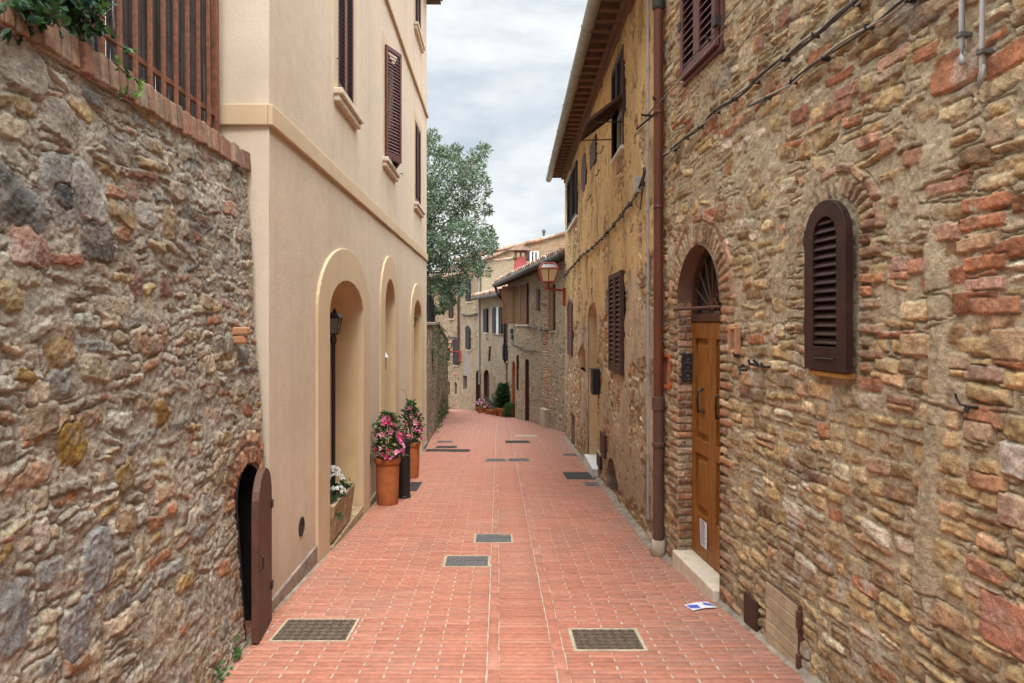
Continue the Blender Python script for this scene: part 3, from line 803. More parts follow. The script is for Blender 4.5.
# dark stone skirting
for a, b in ((Y0 - 0.012, AR[0]['u0'] - AR[0]['s']), (AR[0]['u1'] + 0.42, AR[1]['u0'] - .36), (AR[1]['u1'] + .36, AR[2]['u0'] - .4), (AR[2]['u1'] + .4, Y1)):
    mb = MB(WB.T()); mb.box(a, b, -0.01, 0.022, float(zs(b)) - 0.1, float(zs(a)) + 0.085)
    mb.build('skirting', M['skirting'], house, bevel=0.008)
for k, a in enumerate(AR):
    w0, w1, s = a['u0'], a['u1'], a['s']
    inn = arch_pts(w0, w1, float(zs(w0)) - 0.2, a['vs'], a['rise'], 28)
    out = arch_pts(w0 - s, w1 + s, float(zs(w0)) - 0.2, a['vs'], a['rise'] + a['st'] * 0.98, 28)
    inn[-1] = (w1, float(zs(w1)) - 0.2); out[-1] = (w1 + s, float(zs(w1)) - 0.2)
    mb = MB(WB.T()); mb.ring(inn, out, -0.05, 0.026)
    sur = mb.build('arch_surround', M['plaster_trim'], house, bevel=0.006)
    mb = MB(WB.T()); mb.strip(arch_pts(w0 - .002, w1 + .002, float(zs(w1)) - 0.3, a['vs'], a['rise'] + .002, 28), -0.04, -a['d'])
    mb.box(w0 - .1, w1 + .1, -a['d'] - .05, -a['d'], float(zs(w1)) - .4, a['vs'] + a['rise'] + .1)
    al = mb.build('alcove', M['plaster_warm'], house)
    mb = MB(WB.T()); mb.box(w0 + 0.01, w1 - 0.01, -a['d'], 0.03 if k == 0 else 0.005, -2, a['fl'])
    mb.build('doorstep', M['marble'] if k else M['trough_stone'], house, bevel=0.012)
    mb = MB(WB.T()); m = (w0 + w1) / 2
    mb.box(m - .42, m - .005, -a['d'], -a['d'] + .05, a['fl'] + .01, a['fl'] + 2.0); mb.box(m + .005, m + .42, -a['d'], -a['d'] + .05, a['fl'] + .01, a['fl'] + 2.0)
    for x in (m - .36, m + .06):
        for z in (.15, 1.05): mb.box(x, x + .3, -a['d'] + .05, -a['d'] + .062, a['fl'] + z, a['fl'] + z + .75)
    dd = mb.build('door', M['dark_wood'], house, bevel=0.005)
    mb = MB(WB.T()); mb.tube([(m + .05, -a['d'] + .06, a['fl'] + 1.0), (m + .05, -a['d'] + .1, a['fl'] + 1.0), (m + .12, -a['d'] + .1, a['fl'] + 1.0)], .009); mb.build('door_handle', M['iron'], dd)
# round vents
for px, py in ((300.8, 526.6), (369.5, 460)):
    u, v = WB.hit(px, py)
    mb = MB(lambda x, y, z: WB.map(u + x, z + .003, v + y)); mb.lathe(0, 0, [(0.078, -0.01), (0.078, 0.008), (0.066, 0.010), (0.062, 0.002)], 20)
    o = mb.build('vent', M['grate_black'], house, bevel=0)
# windows: sill, painted surround, two louvred leaves
for row, (vb, vt) in enumerate(((4.02, 5.62), (7.44, 8.55))):
    for k, (a, b) in enumerate(WIN):
        mb = MB(WB.T()); t = 0.14
        mb.box(a - t, a, -0.02, 0.007, vb - .02, vt + t); mb.box(b, b + t, -0.02, 0.007, vb - .02, vt + t); mb.box(a, b, -0.02, 0.007, vt, vt + t)
        w = mb.build('window', M['plaster_trim'], house, bevel=0.003)
        mb = MB(WB.T()); mb.box(a - .15, b + .17, -0.1, 0.085, vb - .075, vb - .012); mb.box(a - .13, b + .15, -0.01, 0.055, vb - .14, vb - .075)
        mb.build('sill', M['marble'], w, bevel=0.012)
        mb = MB(WB.T()); mb.strip([(a, vb - .01), (a, vt), (b, vt), (b, vb - .01)], 0.0, -0.16); mb.build('frame', M['plaster_trim'], w)
        pane(WB, 'pane', a, b, vb, vt, -0.15, w)
        half = (b - a) / 2
        opn = {(0, 1): (0.41, 0.30)}.get((row, k), (0.0, 0.0))
        for side, ang in ((1, opn[0]), (-1, opn[1])):
            T = leaf_T(WB, a if side == 1 else b, 0.002 if ang else -0.028, ang, side)
            mb = MB(T); louver(mb, 0.004, half - .004, vb + .005, vt - .004, 0, 0.034, 0.045, 0.10, 0.06, 0.048)
            mb.build('shutter', M['shutter_brown'], w, bevel=0.002)
        if (row, k) == (0, 1):
            for u_ in (a - .08, b + .1): mb = MB(WB.T()); mb.tube([(u_, -.02, vb - .02), (u_, .13, vb - .02), (u_, .13, vb - .06)], .007, 6); mb.build('shutter_stay', M['iron'], w)
        elif row == 0:
            mb = MB(WB.T()); mb.tube([(a - .06, 0, vb + .3), (a - .06, .03, vb + .3), (a - .02, .03, vb + .3)], .006, 6); mb.build('hinge', M['iron'], w)
# house number tile beside the second arch
u, v = WB.hit(397.3, 334.4)
mb = MB(WB.T()); mb.box(u - .045, u + .045, 0, .014, v - .085, v + .085); mb.build('number_tile', M['rust_dark'], house, bevel=.003)
# eaves and a shallow tiled roof
mb = MB(WB.T()); mb.box(Y0 - .25, Y1 + .22, -6.2, .30, 8.90, 8.99)
mb.build('eaves', M['shutter_worn'], house)
mb = MB(WB.T()); mb.add([(Y0 - .3, .34, 9.0), (Y1 + .27, .34, 9.0), (Y1 + .27, -6.3, 9.0), (Y0 - .3, -6.3, 9.0), (Y0 + 2.5, -3, 10.1), (Y1 - 2.5, -3, 10.1)],
       [(0, 1, 5, 4), (2, 3, 4, 5), (1, 2, 5), (3, 0, 4), (0, 3, 2, 1)], (0.36, .17, .10)); mb.build('roof', M['roof_tile'], house, cols=True)

# ------------------------------------------------------------------ lanterns in the arches
def lantern(mbf, mbg, cx, cy, z0, z1, r):
    """tapered four-sided lantern, frame into mbf, glass into mbg"""
    rb_, rt = r * 0.58, r
    zb, ztp = z0 + (z1 - z0) * 0.10, z0 + (z1 - z0) * 0.66
    c4 = [(-1, -1), (1, -1), (1, 1), (-1, 1)]
    vb_ = [(cx + a * rb_, cy + b * rb_, zb) for a, b in c4]; vt_ = [(cx + a * rt, cy + b * rt, ztp) for a, b in c4]
    k = .93
    mbg.add([(cx + (x - cx) * k, cy + (y - cy) * k, z) for x, y, z in vb_ + vt_], [(0, 1, 5, 4), (1, 2, 6, 5), (2, 3, 7, 6), (3, 0, 4, 7)])
    for i in range(4):
        mbf.tube([vb_[i], vt_[i]], r * .085, 4); mbf.tube([vb_[i], vb_[(i + 1) % 4]], r * .085, 4); mbf.tube([vt_[i], vt_[(i + 1) % 4]], r * .10, 4)
    mbf.add(vb_, [(0, 1, 2, 3)])
    a, b = r * 1.14, r * .42; zc = ztp + (z1 - ztp) * .55
    v = [(cx + p * a, cy + q * a, ztp + r * .06) for p, q in c4] + [(cx + p * b, cy + q * b, zc) for p, q in c4]
    mbf.add(v, [(0, 1, 2, 3), (0, 1, 5, 4), (1, 2, 6, 5), (2, 3, 7, 6), (3, 0, 4, 7), (4, 5, 6, 7)])
    mbf.lathe(cx, cy, [(b * .8, zc), (b * .8, zc + (z1 - zc) * .5), (b * .3, zc + (z1 - zc) * .55), (b * .35, z1)], 10)
    mbf.lathe(cx, cy, [(rb_ * .9, zb - r * .12), (rb_ * 1.0, zb)], 12)

lx, ly = (334.5 - 512) / FPX * 7.15, 7.15
lp = thing('lantern_post', 'black lantern on a thin post inside the nearest arched recess', 'lamp post', (lx, ly, -0.43))
f, gl = MB(), MB(); lantern(f, gl, lx, ly, 1.555, 1.86, 0.062)
f.build('lantern_frame', M['black_plastic'], lp); gl.build('glass', M['smoked_glass'], lp)
mb = MB(); mb.tube([(lx - .012, ly, -.43), (lx - .012, ly, 1.58)], .021, 12); mb.lathe(lx - .012, ly, [(.06, -.43), (.055, -.39), (.025, -.36)], 14); mb.lathe(lx - .012, ly, [(.022, 1.48), (.034, 1.5), (.034, 1.53), (.022, 1.58)], 12)
mb.build('post', M['black_plastic'], lp)
lx, ly = (386.0 - 512) / FPX * 9.95, 9.95
wlm = thing('wall_lamp', 'small white cone shaped lamp inside the middle arched recess', 'lamp', (lx - .3, ly, 1.05))
mb = MB(); mb.lathe(lx - .03, ly, [(.065, 1.20), (.062, 1.215), (.012, 1.29)], 16); mb.build('shade', M['white_paint'], wlm)
mb = MB(); mb.lathe(lx - .03, ly, [(.03, 1.02), (.036, 1.04), (.036, 1.19), (.02, 1.20)], 12); mb.tube([(lx - .03, ly, 1.1), (lx - .4, ly, 1.1)], .012, 8); mb.build('body', M['grate_grey'], wlm)
lx, ly = (413.2 - 512) / FPX * 13.3, 13.3
wl2 = thing('wall_lantern', 'small dark lantern with amber glass in the farthest arched recess', 'lamp', (lx - .3, ly, 1.6))
f, gl = MB(), MB(); lantern(f, gl, lx - .02, ly, 1.58, 1.90, 0.075)
f.tube([(lx - .02, ly, 1.60), (lx - .02, ly, 1.50), (lx - .45, ly, 1.50)], .014, 8)
f.build('lantern_frame', M['black_plastic'], wl2); gl.build('glass', M['lamp_glass'], wl2)

# ------------------------------------------------------------------ plants
def leaf_mesh(name, P, L, W, cols, m, parent, D=None, fold=0.25, seed=1, loc=None):
    """many leaf-shaped quads; P (N,3) bases, L lengths, D directions"""
    g = np.random.default_rng(seed); N = len(P)
    if D is None: D = g.normal(size=(N, 3))
    D = D / np.linalg.norm(D, axis=1, keepdims=True)
    R = g.normal(size=(N, 3)); S = np.cross(D, R); S /= np.linalg.norm(S, axis=1, keepdims=True) + 1e-9
    Nn = np.cross(S, D)
    L = np.asarray(L).reshape(-1, 1) * np.ones((N, 1)); W = np.asarray(W).reshape(-1, 1) * np.ones((N, 1))
    a = P; b = P + D * L * .42 + S * W * .5 + Nn * W * fold; c = P + D * L - Nn * L * .08; d = P + D * L * .42 - S * W * .5 + Nn * W * fold
    V = np.stack([a, b, c, d], 1).reshape(-1, 3)
    i = np.arange(N)[:, None] * 4
    F = np.concatenate([i + np.array([[0, 1, 2]]), i + np.array([[0, 2, 3]])])
    return link_mesh(name, V, F, m, parent, False, np.repeat(cols, 4, axis=0), loc)

def green(n, base, seed, var=0.3, alt=None, pa=0.3):
    g = np.random.default_rng(seed)
    c = np.array(base) * g.uniform(1 - var, 1 + var, (n, 1)) * g.uniform(.93, 1.07, (n, 3))
    if alt is not None:
        k = g.random(n) < pa; c[k] = np.array(alt) * g.uniform(1 - var, 1 + var, (k.sum(), 1))
    return c

def blossoms(name, centres, r, col, parent, seed, petals=5):
    g = np.random.default_rng(seed)
    P = []; D = []; C = []
    for c, n in centres:
        n = np.array(n) / np.linalg.norm(n); a = np.cross(n, (0.2, 0.1, 1)); a /= np.linalg.norm(a); b = np.cross(n, a); t0 = g.random() * 6
        k = g.uniform(.8, 1.15); cc = np.array(col[int(g.integers(len(col)))])
        for i in range(petals):
            t = t0 + 2 * math.pi * i / petals
            P.append(c); D.append((a * math.cos(t) + b * math.sin(t)) + n * .35); C.append(cc * k)
    P = np.array(P); D = np.array(D); n = len(P)
    o = leaf_mesh(name, P, r * g.uniform(.85, 1.1, n), r * .85, np.array(C), M['petal'], parent, D, .12, seed)
    return o

def potted_flower(px, base, pot_r, pot_h, pl_h, pl_r, label_pot, label_pl, seed, nfl, spikes):
    x, y, z = base
    z -= .004
    t = thing('terracotta_pot', label_pot, 'pot', (x, y, z), 'terracotta pots by the beige house')
    mb = MB(); r = pot_r
    mb.lathe(x, y, [(r * .86, z), (r * .93, z + pot_h * .3), (r * .985, z + pot_h * .82), (r * .99, z + pot_h * .88), (r * 1.09, z + pot_h * .885), (r * 1.12, z + pot_h * .93), (r * 1.10, z + pot_h), (r * .95, z + pot_h), (r * .92, z + pot_h * .92), (0.02, z + pot_h * .92)], 36)
    mb.build('pot_body', M['terracotta'], t, bevel=0.004, smooth=True)
    mb = MB(); mb.lathe(x, y, [(r * .93, z + pot_h * .90), (r * .8, z + pot_h * .935), (.02, z + pot_h * .94)], 24); mb.build('soil', M['earth'], t)
    g = np.random.default_rng(seed); zt_ = z + pot_h * .93
    p = thing('flowering_plant', label_pl, 'plant', (x, y, zt_), 'pink flowering plants in pots')
    n = 620
    h = g.random(n) ** 0.85
    prof = np.interp(h, [0, .12, .35, .7, 1], [.75, 1, 1, .62, .18])
    th = g.uniform(0, 2 * math.pi, n); rr = np.sqrt(g.random(n)) * pl_r * prof * g.uniform(.6, 1.35, n) * (1 + .35 * np.sin(th * 2 + h * 7 + seed))
    P = np.stack([x + rr * np.cos(th), y + rr * np.sin(th), zt_ + .01 + h * pl_h], -1)
    D = np.stack([np.cos(th), np.sin(th), g.uniform(-.7, .6, n)], -1) + g.normal(0, .35, (n, 3))
    leaf_mesh('leaves', P, g.uniform(.035, .10, n), g.uniform(.018, .045, n), green(n, (.030, .075, .022), seed, .4, (.06, .12, .03), .25), M['leaf'], p, D, .2, seed)
    mb = MB()
    for k in range(7):
        a = g.uniform(0, 6.28); q = .03
        mb.tube([(x + q * math.cos(a), y + q * math.sin(a), zt_ - .02), (x + pl_r * .45 * math.cos(a), y + pl_r * .45 * math.sin(a), zt_ + pl_h * .5), (x + .25 * pl_r * math.cos(a + 1), y + .25 * pl_r * math.sin(a + 1), zt_ + pl_h * g.uniform(.75, 1))], [.006, .005, .003], 5)
    for dx, dz, dx2, dz2 in spikes:
        mb.tube([(x, y, zt_ + pl_h * .6), (x + dx * .6, y, zt_ + dz * .9), (x + dx, y, zt_ + dz), (x + dx2, y, zt_ + dz2)], [.004, .003, .003, .002], 5)
    mb.build('stems', M['bark'], p)
    cs = []
    for k in range(nfl):
        hh = g.uniform(.08, .98) ; pr = float(np.interp(hh, [0, .12, .35, .7, 1], [.75, 1, 1, .62, .18])) * pl_r * 1.05
        a = g.uniform(-2.6, .6) if g.random() < .8 else g.uniform(0, 6.28)
        d = (math.cos(a), math.sin(a), g.uniform(-.1, .5))
        cs.append((np.array((x + pr * math.cos(a), y + pr * math.sin(a), zt_ + hh * pl_h)), d))
    blossoms('flowers', cs, .05, [(.80, .17, .38), (.84, .26, .46), (.75, .10, .28), (.88, .45, .58)], p, seed + 3)

b1 = ground_at(387.5, 504); potted_flower(0, (b1[0], b1[1], b1[2]), .150, .60, .60, .185, 'larger terracotta pot in front, nearest the camera beside the black bin', 'pink flowering climber in the front terracotta pot', 21, 34, [(-.30, .42, -.22, .60)])
b2 = ground_at(411.2, 477.5); potted_flower(0, (b2[0], b2[1], b2[2]), .135, .58, .66, .16, 'terracotta pot farther along the wall, behind the black bin', 'taller pink flowering climber in the rear terracotta pot', 22, 22, [(-.12, .86, -.27, .87)])
x, y, z = ground_at(404.2, 497.5)
bn = thing('tall_planter', 'tall slender black cylinder standing between the two terracotta pots', 'planter', (x, y, z))
mb = MB(); mb.lathe(x, y, [(.090, z - .004), (.090, z + .03), (.082, z + .035), (.084, z + .70), (.092, z + .71), (.092, z + .77), (.080, z + .77), (.076, z + .73), (.01, z + .73)], 28); mb.build('cylinder_body', M['black_plastic'], bn, bevel=.003)
mb = MB(); mb.lathe(x, y, [(.075, z + .735), (.06, z + .75), (.01, z + .752)], 18); mb.build('soil', M['earth'], bn)

# stone trough with white flowers on the step of the first arch
ta, tb = 6.47, 7.42; tz = -0.43
tr = thing('stone_trough', 'weathered stone trough on the step of the nearest arched recess', 'trough', WB.map(7.2, -.1, tz))
def trap(u, k): return [(u, -.245 + k, tz + .02), (u, .015 - k, tz + .02), (u, .055 - k, tz + .40), (u, -.285 + k, tz + .40)]
mb = MB(WB.T())
o0, o1 = trap(ta + .05, 0), trap(tb - .05, 0)
o0[2] = (ta, .055, tz + .40); o0[3] = (ta, -.285, tz + .40); o1[2] = (tb, .055, tz + .40); o1[3] = (tb, -.285, tz + .40)
i0 = [(ta + .07, -.06, tz + .26), (ta + .07, -.1, tz + .26), (ta + .045, -.24, tz + .40), (ta + .045, .01, tz + .40)]
i1 = [(tb - .07, -.06, tz + .26), (tb - .07, -.1, tz + .26), (tb - .045, -.24, tz + .40), (tb - .045, .01, tz + .40)]
mb.add(o0 + o1 + i0 + i1, [(0, 1, 5, 4), (1, 2, 6, 5), (3, 0, 4, 7), (0, 3, 2, 1), (4, 5, 6, 7), (2, 3, 10, 11), (6, 7, 14, 15), (2, 6, 15, 11), (3, 7, 14, 10), (11, 15, 12, 8), (10, 14, 13, 9), (8, 9, 10, 11), (12, 13, 14, 15), (8, 12, 13, 9)])
mb.build('basin', M['trough_stone'], tr, bevel=.015)
mb = MB(WB.T()); mb.box(ta + .05, tb - .05, -.235, .005, tz + .3, tz + .375); mb.build('soil', M['earth'], tr)
fp = thing('flower_plant', 'white flowering plant with broad leaves in the stone trough', 'plant', WB.map(7.1, -.12, tz + .37))
g = np.random.default_rng(8); n = 210
uu = g.uniform(ta + .05, tb - .22, n); hh = g.uniform(-.25, .06, n); vv = tz + .36 + g.random(n) * .12
k = (uu < ta + .14) & (g.random(n) < .35); hh[k] = .06; vv[k] = tz + g.uniform(.2, .42, k.sum())
P = np.stack(WB.map(uu, hh, vv), -1); D = g.normal(0, .5, (n, 3)) + np.stack([hh * 3 + .4, 0 * hh, .5 + 0 * hh], -1)
leaf_mesh('leaves', P, g.uniform(.045, .09, n), g.uniform(.03, .05, n), green(n, (.025, .060, .020), 4, .4, (.06, .11, .03), .2), M['leaf'], fp, D, .2, 4)
for cu, ch, cv, q in ((6.86, -.02, .56, 24), (7.04, -.10, .60, 28), (6.72, .02, .47, 14)):
    cs = []
    for j in range(q):
        d = g.normal(size=3); d /= np.linalg.norm(d); d[2] = abs(d[2])
        cs.append((np.array(WB.map(cu + d[1] * .075, ch + d[0] * .075, tz + cv + d[2] * .05)), d))
    blossoms('flower_head', cs, .027, [(.72, .72, .68), (.62, .64, .58), (.76, .74, .70)], fp, 9)

# ivy over the coping, weeds at the wall foot
def ivy(name, label, cat, stems, parent_loc, size, base, alt, seed, dens=60, spread=.05, T=None):
    t = thing(name, label, cat, parent_loc)
    g = np.random.default_rng(seed); P = []; D = []
    mb = MB()
    for s in stems:
        s = np.array(s, float); mb.tube([tuple(p) for p in s], .004, 5)
        for i in range(len(s) - 1):
            L = np.linalg.norm(s[i + 1] - s[i]); m = max(2, int(L * dens))
            for j in range(m): P.append(s[i] + (s[i + 1] - s[i]) * g.random() + g.normal(0, spread, 3)); D.append(g.normal(0, .6, 3) + np.array((.6, -.35, -.15)))
    mb.build('stems', M['bark'], t)
    P = np.array(P); D = np.array(D); n = len(P)
    # an ivy leaf: three lobes from one point
    Ds = []; Ps = []; cs_ = green(n, base, seed, .35, alt, .35)
    for k_ in (-.75, 0, .75):
        ax = np.cross(D, g.normal(size=(n, 3))); ax /= np.linalg.norm(ax, axis=1, keepdims=True)
        Ps.append(P); Ds.append(D / np.linalg.norm(D, axis=1, keepdims=True) + ax * k_)
    leaf_mesh('leaves', np.concatenate(Ps), np.tile(g.uniform(.7, 1.2, n) * size, 3), np.tile(g.uniform(.4, .55, n) * size, 3), np.concatenate([cs_] * 3), M['leaf'], t, np.concatenate(Ds), .1, seed)
    return t
def wp(px, py, h=0.03):
    u, v = WL.hit(px, py, h)
    return np.array(WL.map(u, h, v), float)
stems = []
for k in range(34):
    a = wp(random.uniform(8, 92), random.uniform(-22, 26), random.uniform(-.10, .09)); stems.append([a + (0, 0, .06), a, a + (.02, random.uniform(-.04, .12), -.05)])
ivy('ivy_plant', 'dark green ivy spilling over the brick coping below the railing', 'ivy', stems, tuple(wp(55, 20, -.1)), .055, (.030, .085, .028), (.014, .05, .03), 31, 75, .03)
ivy('ivy_sprig', 'bright trailing ivy sprig hanging down over the coping bricks', 'ivy', [[wp(92, 14, -.08), wp(104, 36, .09), wp(122, 47, .10), wp(136, 51, .10)], [wp(112, 60, .09), wp(124, 72, .10), wp(136, 80, .10), wp(141, 88, .10)], [wp(117, 93, .1), wp(128, 94, .1), wp(140, 90, .1)], [wp(70, 6, -.05), wp(95, 8, .05), wp(110, 8, .08)]],
    tuple(wp(100, 30, .05)), .040, (.12, .24, .045), (.03, .09, .03), 33, 26, .012)
for (px, py, h, lb) in ((221, 655, .02, 'small green weed growing from the foot of the rubble wall by the cellar door'), (203, 676, .03, 'low green weed at the foot of the rubble wall, nearest the camera')):
    x, y, z = ground_at(px, py + 8); x = -1.625 - .05 * (y - 3.7)
    n = 60; P = np.array((x, y, z + .02)) + np.random.default_rng(int(px)).normal(0, 1, (n, 3)) * (.022, .04, .03); P[:, 2] = np.abs(P[:, 2] - z) + z
    t = thing('weed', lb, 'weed', (x, y, z), 'weeds at the wall foot')
    leaf_mesh('leaves', P, .035, .022, green(n, (.05, .13, .03), 5, .3), M['leaf'], t, None, .15, int(px))

# ------------------------------------------------------------------ right: the near stone house
WA = Wall((2.038, 0), (-0.1, 1), (-1, -0.1))
KA = math.sqrt(1.01)
ha = thing('stone_house', 'near house of rough tan stone and brick with the arched wooden door', 'house', (1.6, 4, -0.3))
DA0, DA1 = 5.045, 5.945          # the door opening along the wall
DS, DR = 1.86, 0.465             # spring height and rise
def ringA(u, v):
    if DA0 - .20 < u < DA1 + .22 and v < DS: return True
    if math.hypot(u - (DA0 + DA1) / 2, max(0, v - DS)) < .70 and v >= DS: return True
    a0, a1, b0, b1 = SHA
    c = (a0 + a1) / 2
    if v >= SHV and math.hypot(u - c, v - SHV) < .45: return True
    if b0 - .05 < v < SHV and a0 - .12 < u < a1 + .12: return True
    return False
SHA = (WA.hit(853, 370, .03)[0], WA.hit(804.5, 370, .066)[0], 1.452, 2.336)
SHV = 2.336 - (SHA[1] - SHA[0]) / 2
random.seed(77)
lo = courses(-2, 6.5, -0.8, 1.55, (0.060, 0.110), (0.11, 0.26), PAL_TAN, prot=(0.004, 0.022), jit=.5, rnd=.5, brick=(0.10, PAL_JAMB), rot=.05, skip=ringA)
hi = courses(-2, 6.5, 1.55, 7.0, (0.060, 0.125), (0.12, 0.30), PAL_TAN, prot=(-0.004, 0.019), jit=.8, rnd=.75, brick=(0.14, PAL_BRICK), rot=.10, skip=ringA)
st = lo + hi
# the larger orange bricks and pale blocks near the corner of the picture
for px, py, w, h, c in ((948, 186, 50, 12, (.45, .24, .15)), (986, 202, 54, 14, (.46, .19, .10)), (984, 222, 52, 13, (.44, .185, .10)), (978, 244, 48, 14, (.46, .27, .15)), (986, 264, 50, 13, (.46, .19, .095)), (985, 285, 46, 13, (.45, .26, .18)),
                        (995, 307, 58, 16, (.43, .20, .115)), (950, 232, 30, 16, (.40, .22, .14)), (903, 262, 24, 13, (.46, .28, .21)), (922, 264, 30, 14, (.46, .22, .13)), (985, 418, 40, 15, (.46, .22, .12)), (984, 482, 44, 16, (.46, .24, .13)), (1008, 345, 40, 26, (.46, .30, .17)),
                        (985, 372, 46, 14, (.48, .31, .22)), (978, 432, 34, 18, (.44, .30, .19)), (985, 570, 42, 16, (.42, .20, .12)), (982, 592, 40, 16, (.46, .33, .22)), (1005, 625, 60, 46, (.44, .19, .12)), (1012, 462, 30, 30, (.52, .42, .34)), (1012, 512, 36, 28, (.45, .30, .20)), (846, 92, 28, 13, (.44, .19, .11)), (838, 108, 30, 12, (.35, .16, .09)),
                        (887, 72, 34, 14, (.48, .34, .23)), (893, 58, 34, 13, (.46, .26, .17)), (925, 52, 26, 12, (.42, .19, .10)), (916, 345, 36, 20, (.45, .30, .17)), (956, 395, 30, 26, (.42, .32, .21)), (868, 140, 26, 10, (.46, .25, .16)), (915, 158, 24, 14, (.42, .21, .125)), (888, 145, 20, 14, (.45, .22, .13)), (870, 385, 26, 12, (.43, .20, .11)), (955, 360, 34, 14, (.44, .32, .20)), (1002, 130, 34, 24, (.40, .29, .18))):
    u, v = WA.hit(px, py); d = WA.map(u, 0, v)[1]
    k = (px - 512) / FPX
    fu = d / (0.1 + k) / FPX * 1.0            # metres along the wall per pixel
    hw = max(.03, w * fu / 2 * .88); hh = h * d / FPX / 2 * 1.18
    st.append(dict(c=(u, v), h=(hw, hh), rot=random.gauss(0, .03), r=.22, p=random.uniform(.012, .020), tu=random.gauss(0, .05), tv=random.gauss(0, .06), col=c, b=True, top=True))
# arches, jambs
UC = (DA0 + DA1) / 2
st += voussoirs(UC, DS, .462, .632, 27, [(4, (.37, .225, .13)), (3, (.34, .185, .105)), (2, (.42, .29, .18))], 0, math.pi, 1.02)
st += voussoirs(UC, DS, .636, .70, 9, [(2, (.40, .22, .13)), (2, (.36, .20, .12))], 0, math.pi, 1.02, fill=.95)
st += quoins(DA1, 1, -.55, DS, PAL_JAMB, .068, (.12, .25)) + quoins(DA0, -1, -.50, DS, PAL_JAMB, .068, (.12, .22))
SC0 = (SHA[0] + SHA[1]) / 2; SR = (SHA[1] - SHA[0]) / 2
st += voussoirs(SC0, SHV, SR + .015, SR + .125, 17, [(4, (.36, .245, .15)), (2, (.31, .20, .12)), (2, (.41, .30, .20))], 0, math.pi, 1.0)
st += voussoirs(SC0, SHV, SR + .13, SR + .185, 8, [(2, (.38, .25, .15)), (2, (.34, .20, .125))], 0, math.pi, 1.0, fill=.93)
st += quoins(SHA[0], -1, SHA[2], SHV, PAL_JAMB, .062, (.10, .19)) + quoins(SHA[1], 1, SHA[2], SHV, PAL_JAMB, .062, (.10, .19))
def mfunA(U, V):
    m = 0.016 * sstep(0.52, 0.64, fbm(U / .55, V / .55, 4, 131)) * sstep(1.1, 2.0, V)
    m = m + 0.030 * sstep(0.06, 0.0, np.abs(U - 2.87 - .05 * np.sin(V * 3)) - .02) * sstep(.3, .6, V) * sstep(2.3, 1.9, V)     # the rendered seam beside the iron hook
    return m
def postA(U, V, h, C):
    w = sstep(.6, .75, fbm(U / .16, V / .16, 4, 141)) * sstep(.5, .62, fbm(U / 1.3, V / 1.3, 3, 143))          # scraps of whitewash
    C = C * (1 - .5 * w[..., None]) + np.array((.50, .45, .38)) * .5 * w[..., None]
    dk = sstep(.3, -.35, V + .3 * (fbm(U / .3, V / .3, 3, 145) - .5)) * .25
    C = C * (1 - dk[..., None] * .7)
    gr = sstep(.60, .70, fbm(U / .5 + 9, V / .35, 4, 147)) * sstep(2.6, 3.3, V)                                   # grey cement patches high up
    C = C * (1 - .6 * gr[..., None]) + np.array((.23, .21, .19)) * .6 * gr[..., None]
    return h, C
PA = dict(bev=.013, m0=-.003, mamp=.005, mrough=.007, facet=.12, ps=.62, grit=.005, warp=.014, wscale=.25, edge=.011, rough=.006, tilt=.35, gap=.014, mott=.65, dust=.22, mcol=(.405, .32, .205), mvar=.5, mfun=mfunA, post=postA)
opA = [(DA0, DA1, -1, DS + DR, DS)]
nb_ = WA.rect(664, 670.5, 357, 385)
opA.append((nb_[0], nb_[1], nb_[2], nb_[3]))
masonry(WA, [(-1.5, 2.35, -0.5, 7, 0.03), (2.35, 4.25, -0.5, 3.9, .0060), (2.35, 4.25, 3.9, 7, .03), (4.25, 6.53, -0.75, 4.95, .0085), (4.25, 6.53, 4.95, 7, .03)], st, PA, opA, (.5, -1.5, 6.53, -.8, 7), 'wall', M['masonry'], ha)
# the wall's return at its far end stands a little proud of the plaster house
mb = MB(WA.T()); mb.box(6.0, 6.53, -.5, -.022, -.8, 7); mb.build('wall_end', M['cement'], ha)
mb = MB(WA.T()); mb.add([(-1.6, .35, 7.02), (6.5, .35, 7.02), (6.5, -5, 8.7), (-1.6, -5, 8.7), (-1.6, .35, 6.92), (6.5, .35, 6.92), (6.5, -5, 8.6), (-1.6, -5, 8.6)],
       [(0, 1, 2, 3), (4, 5, 6, 7), (0, 1, 5, 4), (1, 2, 6, 5), (2, 3, 7, 6), (3, 0, 4, 7)], (.33, .16, .10)); mb.build('roof', M['roof_tile'], ha, cols=True)
# far jamb of the door, in brick, and the vaulted soffit
p0 = WA.map(DA1, 0.012, 0); WJ = Wall((p0[0], p0[1]), (-WA.n[0], -WA.n[1]), (-WA.t[0], -WA.t[1]))
jst = []
v = -.5; k = 0
while v < DS + .02:
    hb = .066 * random.uniform(.95, 1.06); cut = (.075 if k % 2 else .15)
    for a, b in ((0, cut), (cut, .24)):
        jst.append(dict(c=((a + b) / 2, v + hb / 2), h=((b - a) / 2 - .003, hb / 2 - .006), rot=0, r=.25, p=random.uniform(.004, .014), tu=0, tv=0, col=pick(PAL_JAMB), b=True))
    v += hb; k += 1
masonry(WJ, [(0, .16, -.5, DS + .01, .006)], jst, dict(PA, mfun=lambda U, V: 0, warp=.008), [], None, 'door_jamb', M['masonry'], ha)
q0 = WA.map(DA0, 0.012, 0); WJ2 = Wall((q0[0], q0[1]), (-WA.n[0], -WA.n[1]), (WA.t[0], WA.t[1]))
masonry(WJ2, [(0, .16, -.5, DS + .01, .012)], jst, dict(PA, mfun=lambda U, V: 0, warp=.008), [], None, 'door_jamb', M['masonry'], ha)
mb = MB(WA.T()); mb.strip(arch_pts(DA0, DA1, DS, DS, DR, 30), .016, -.20); mb.build('arch_soffit', M['soffit_brick'], ha)
